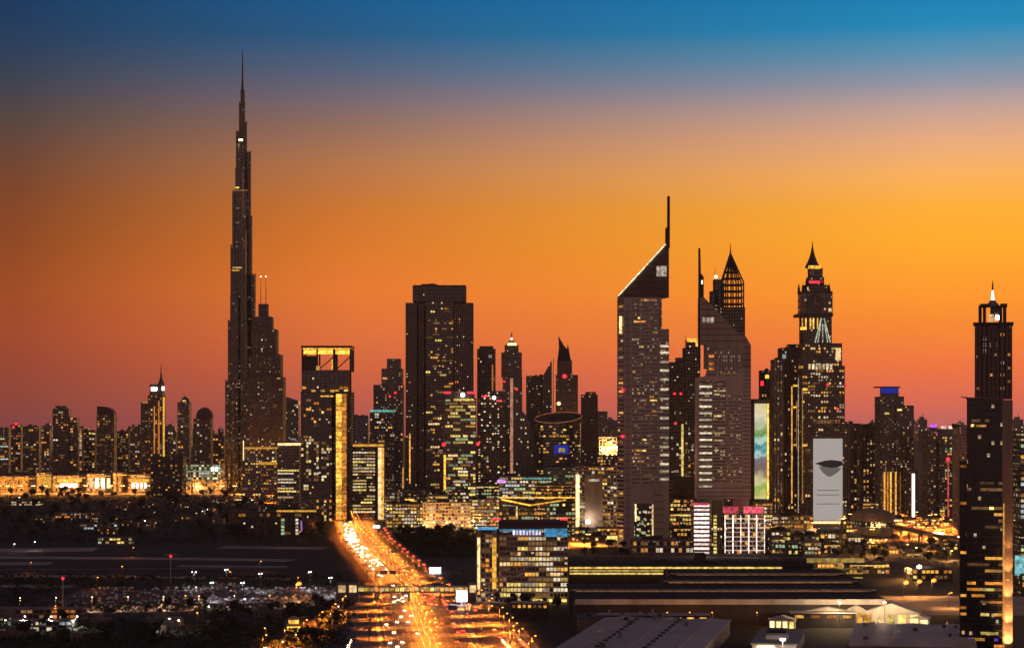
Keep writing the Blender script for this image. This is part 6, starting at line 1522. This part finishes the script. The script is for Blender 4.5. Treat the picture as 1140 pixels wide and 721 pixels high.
for i in range(40):
    y = 1140 + i * 38; sd = -1 if i % 2 else 1
    if sd > 0 and y < 1400: continue
    tree('palm_tree', random.choice(PALMS), f'palm tree on the {"left" if sd < 0 else "right"} verge of the glowing highway', 'palm tree', f'palms on the {"left" if sd < 0 else "right"} verge', road_at(y) + sd * ((34 if y < 1400 else 24 if sd < 0 else 43) + random.uniform(0, 4)), y, random.uniform(0.9, 1.2))
# low scrub that reads as one dark mass
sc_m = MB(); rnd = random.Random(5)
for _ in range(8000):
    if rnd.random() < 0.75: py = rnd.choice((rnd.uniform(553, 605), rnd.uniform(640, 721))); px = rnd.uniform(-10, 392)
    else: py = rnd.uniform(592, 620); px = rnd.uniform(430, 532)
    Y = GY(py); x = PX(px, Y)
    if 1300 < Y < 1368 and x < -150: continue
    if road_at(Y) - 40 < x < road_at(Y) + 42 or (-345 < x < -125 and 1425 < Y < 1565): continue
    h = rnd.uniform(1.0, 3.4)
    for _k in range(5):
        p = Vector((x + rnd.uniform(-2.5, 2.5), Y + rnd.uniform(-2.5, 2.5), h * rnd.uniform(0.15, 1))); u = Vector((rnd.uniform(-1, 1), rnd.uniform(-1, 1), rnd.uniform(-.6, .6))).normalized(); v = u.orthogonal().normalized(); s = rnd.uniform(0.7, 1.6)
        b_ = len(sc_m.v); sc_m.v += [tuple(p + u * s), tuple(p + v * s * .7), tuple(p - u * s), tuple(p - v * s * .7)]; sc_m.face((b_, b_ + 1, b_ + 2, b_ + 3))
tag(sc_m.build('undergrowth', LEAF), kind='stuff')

# ================================================================== villas and low sheds of the dark quarter
VW = [wall('villa render', (0.18, 0.14, 0.13)), wall('villa grey', (0.12, 0.11, 0.11)), wall('villa brown', (0.14, 0.10, 0.08))]
def villa(lab, grp, x, y, w, d, h, rz, nlit, pal):
    r = thing('villa', lab, 'house', (x, y, 0), rz, grp); m = random.choice(VW)
    MB().box(-w / 2, w / 2, -d / 2, d / 2, 0, h).build('wall', m, r); MB().box(-w / 2 - 0.3, w / 2 + 0.3, -d / 2 - 0.3, d / 2 + 0.3, h + 0.01, h + 0.7).box(-w * 0.3, w * 0.1, -d * 0.2, d * 0.3, h + 0.71, h + 3).build('roof', m, r)
    n = max(3, int(w / 3))
    for fl in range(max(1, int(h / 3.6))):
        for k in range(n):
            x0 = -w / 2 + (k + 0.5) * w / n; lit_ = random.random() < nlit
            link('window', win_mesh(1.5, 1.4, random.choice(pal) if lit_ else CARGLASS, 0.24), r, (x0, -d / 2, 1.9 + fl * 3.4))
nv = 0
while nv < 44:
    px = random.uniform(0, 370); py = random.choice((random.uniform(556, 600), random.uniform(556, 600), random.uniform(556, 600), random.uniform(685, 715))); Y = GY(py); x = PX(px, Y)
    if x > road_at(Y) - 52 or (-350 < x < -120 and 1400 < Y < 1580): continue
    nv += 1; far = Y > 1800
    villa('low flat-roofed villa with few lit windows in the wooded belt' if far else 'low flat-roofed villa with few lit windows in the lower left quarter', 'villas in the wooded belt' if far else 'villas in the lower left quarter', x, Y, random.uniform(12, 26), random.uniform(10, 16), random.choice((4, 7.2, 7.2)) if far else 4, random.uniform(-0.3, 0.3), 0.3, [GOLD, CREAM, AMBER, GREEN, WARM])
b = Bld('office_building', 'long dark low building with two columns of green-lit windows by the highway', 'office building', 300, 2290, wallm=DARK, glassm=G_BLACK)
b.pseg(254, 358, 571, None, 30, fl=4, bay=4, bandw=0.1, pier=0.1); b.lit(6, [AMBER, DIM], run=(1, 2))
for k in range(6): b.add('lit_window', GREEN, px=(313, 316.5), py=(577 + k * 3.8, 579.6 + k * 3.8), y=(-1, -0.4)); b.add('lit_window', CREAM, px=(329, 332), py=(577 + k * 3.8, 579.6 + k * 3.8), y=(-1, -0.4))
b.add('light_strip', glow('lilac light', (0.8, 0.35, 0.9), 0.8), px=(334.5, 336.5), py=(579, 591), y=(-1, -0.4)); b.add('light_strip', FLOOD_GOLD, px=(308, 352), py=(567.5, 569.5), y=(1, 2)); b.add('lit_window', GREEN, px=(340, 356), py=(596, 598), y=(-1, -0.4)); b.done()
SHED = [(85, 577, 28, 'low shed with a row of faint lights near the left edge', [DIM, AMBER]), (110, 590, 22, 'low block with a line of small cool lights', [COOL, DIM]), (128, 606, 18, 'low building with two green floodlit corners', [GREEN, YEL]), (30, 563, 24, 'low cream-lit shed in the belt at the far left', [CREAM, WARM]), (44, 704, 20, 'white-lit sports pavilion at the lower left', [CREAM, YEL, COOL]), (262, 560, 30, 'low yellow-green lit restaurant beneath the mall', [YEL, GREEN, YEL]), (40, 690, 30, 'long low shed with orange-pink lights at the lower left', [AMBER, DIM])]
for px, py, w, lab, pal in SHED:
    Y = GY(py); b = Bld('low_building', lab, 'building', px, Y, wallm=MAUVE, glassm=G_DARK)
    b.seg(-w, w, 0, 14, 0, 7, fl=3.5, bay=4, bandw=0.35, pier=0.2, cap=0.6); b.lit(9, pal, run=(1, 3)); b.done()
# ================================================================== the evening air
hz = MB().box(-16500, 16500, -1200, 16500, -1.0, 900.0)
m = bpy.data.materials.new('evening haze'); m.use_nodes = True; t = m.node_tree; t.nodes.clear()
pv = t.nodes.new('ShaderNodeVolumePrincipled'); pv.inputs['Color'].default_value = (0.8, 0.74, 0.74, 1); pv.inputs['Density'].default_value = 2.2e-5; pv.inputs['Anisotropy'].default_value = 0.2
ot = t.nodes.new('ShaderNodeOutputMaterial'); t.links.new(pv.outputs[0], ot.inputs['Volume'])
tag(hz.build('haze', m), kind='stuff')
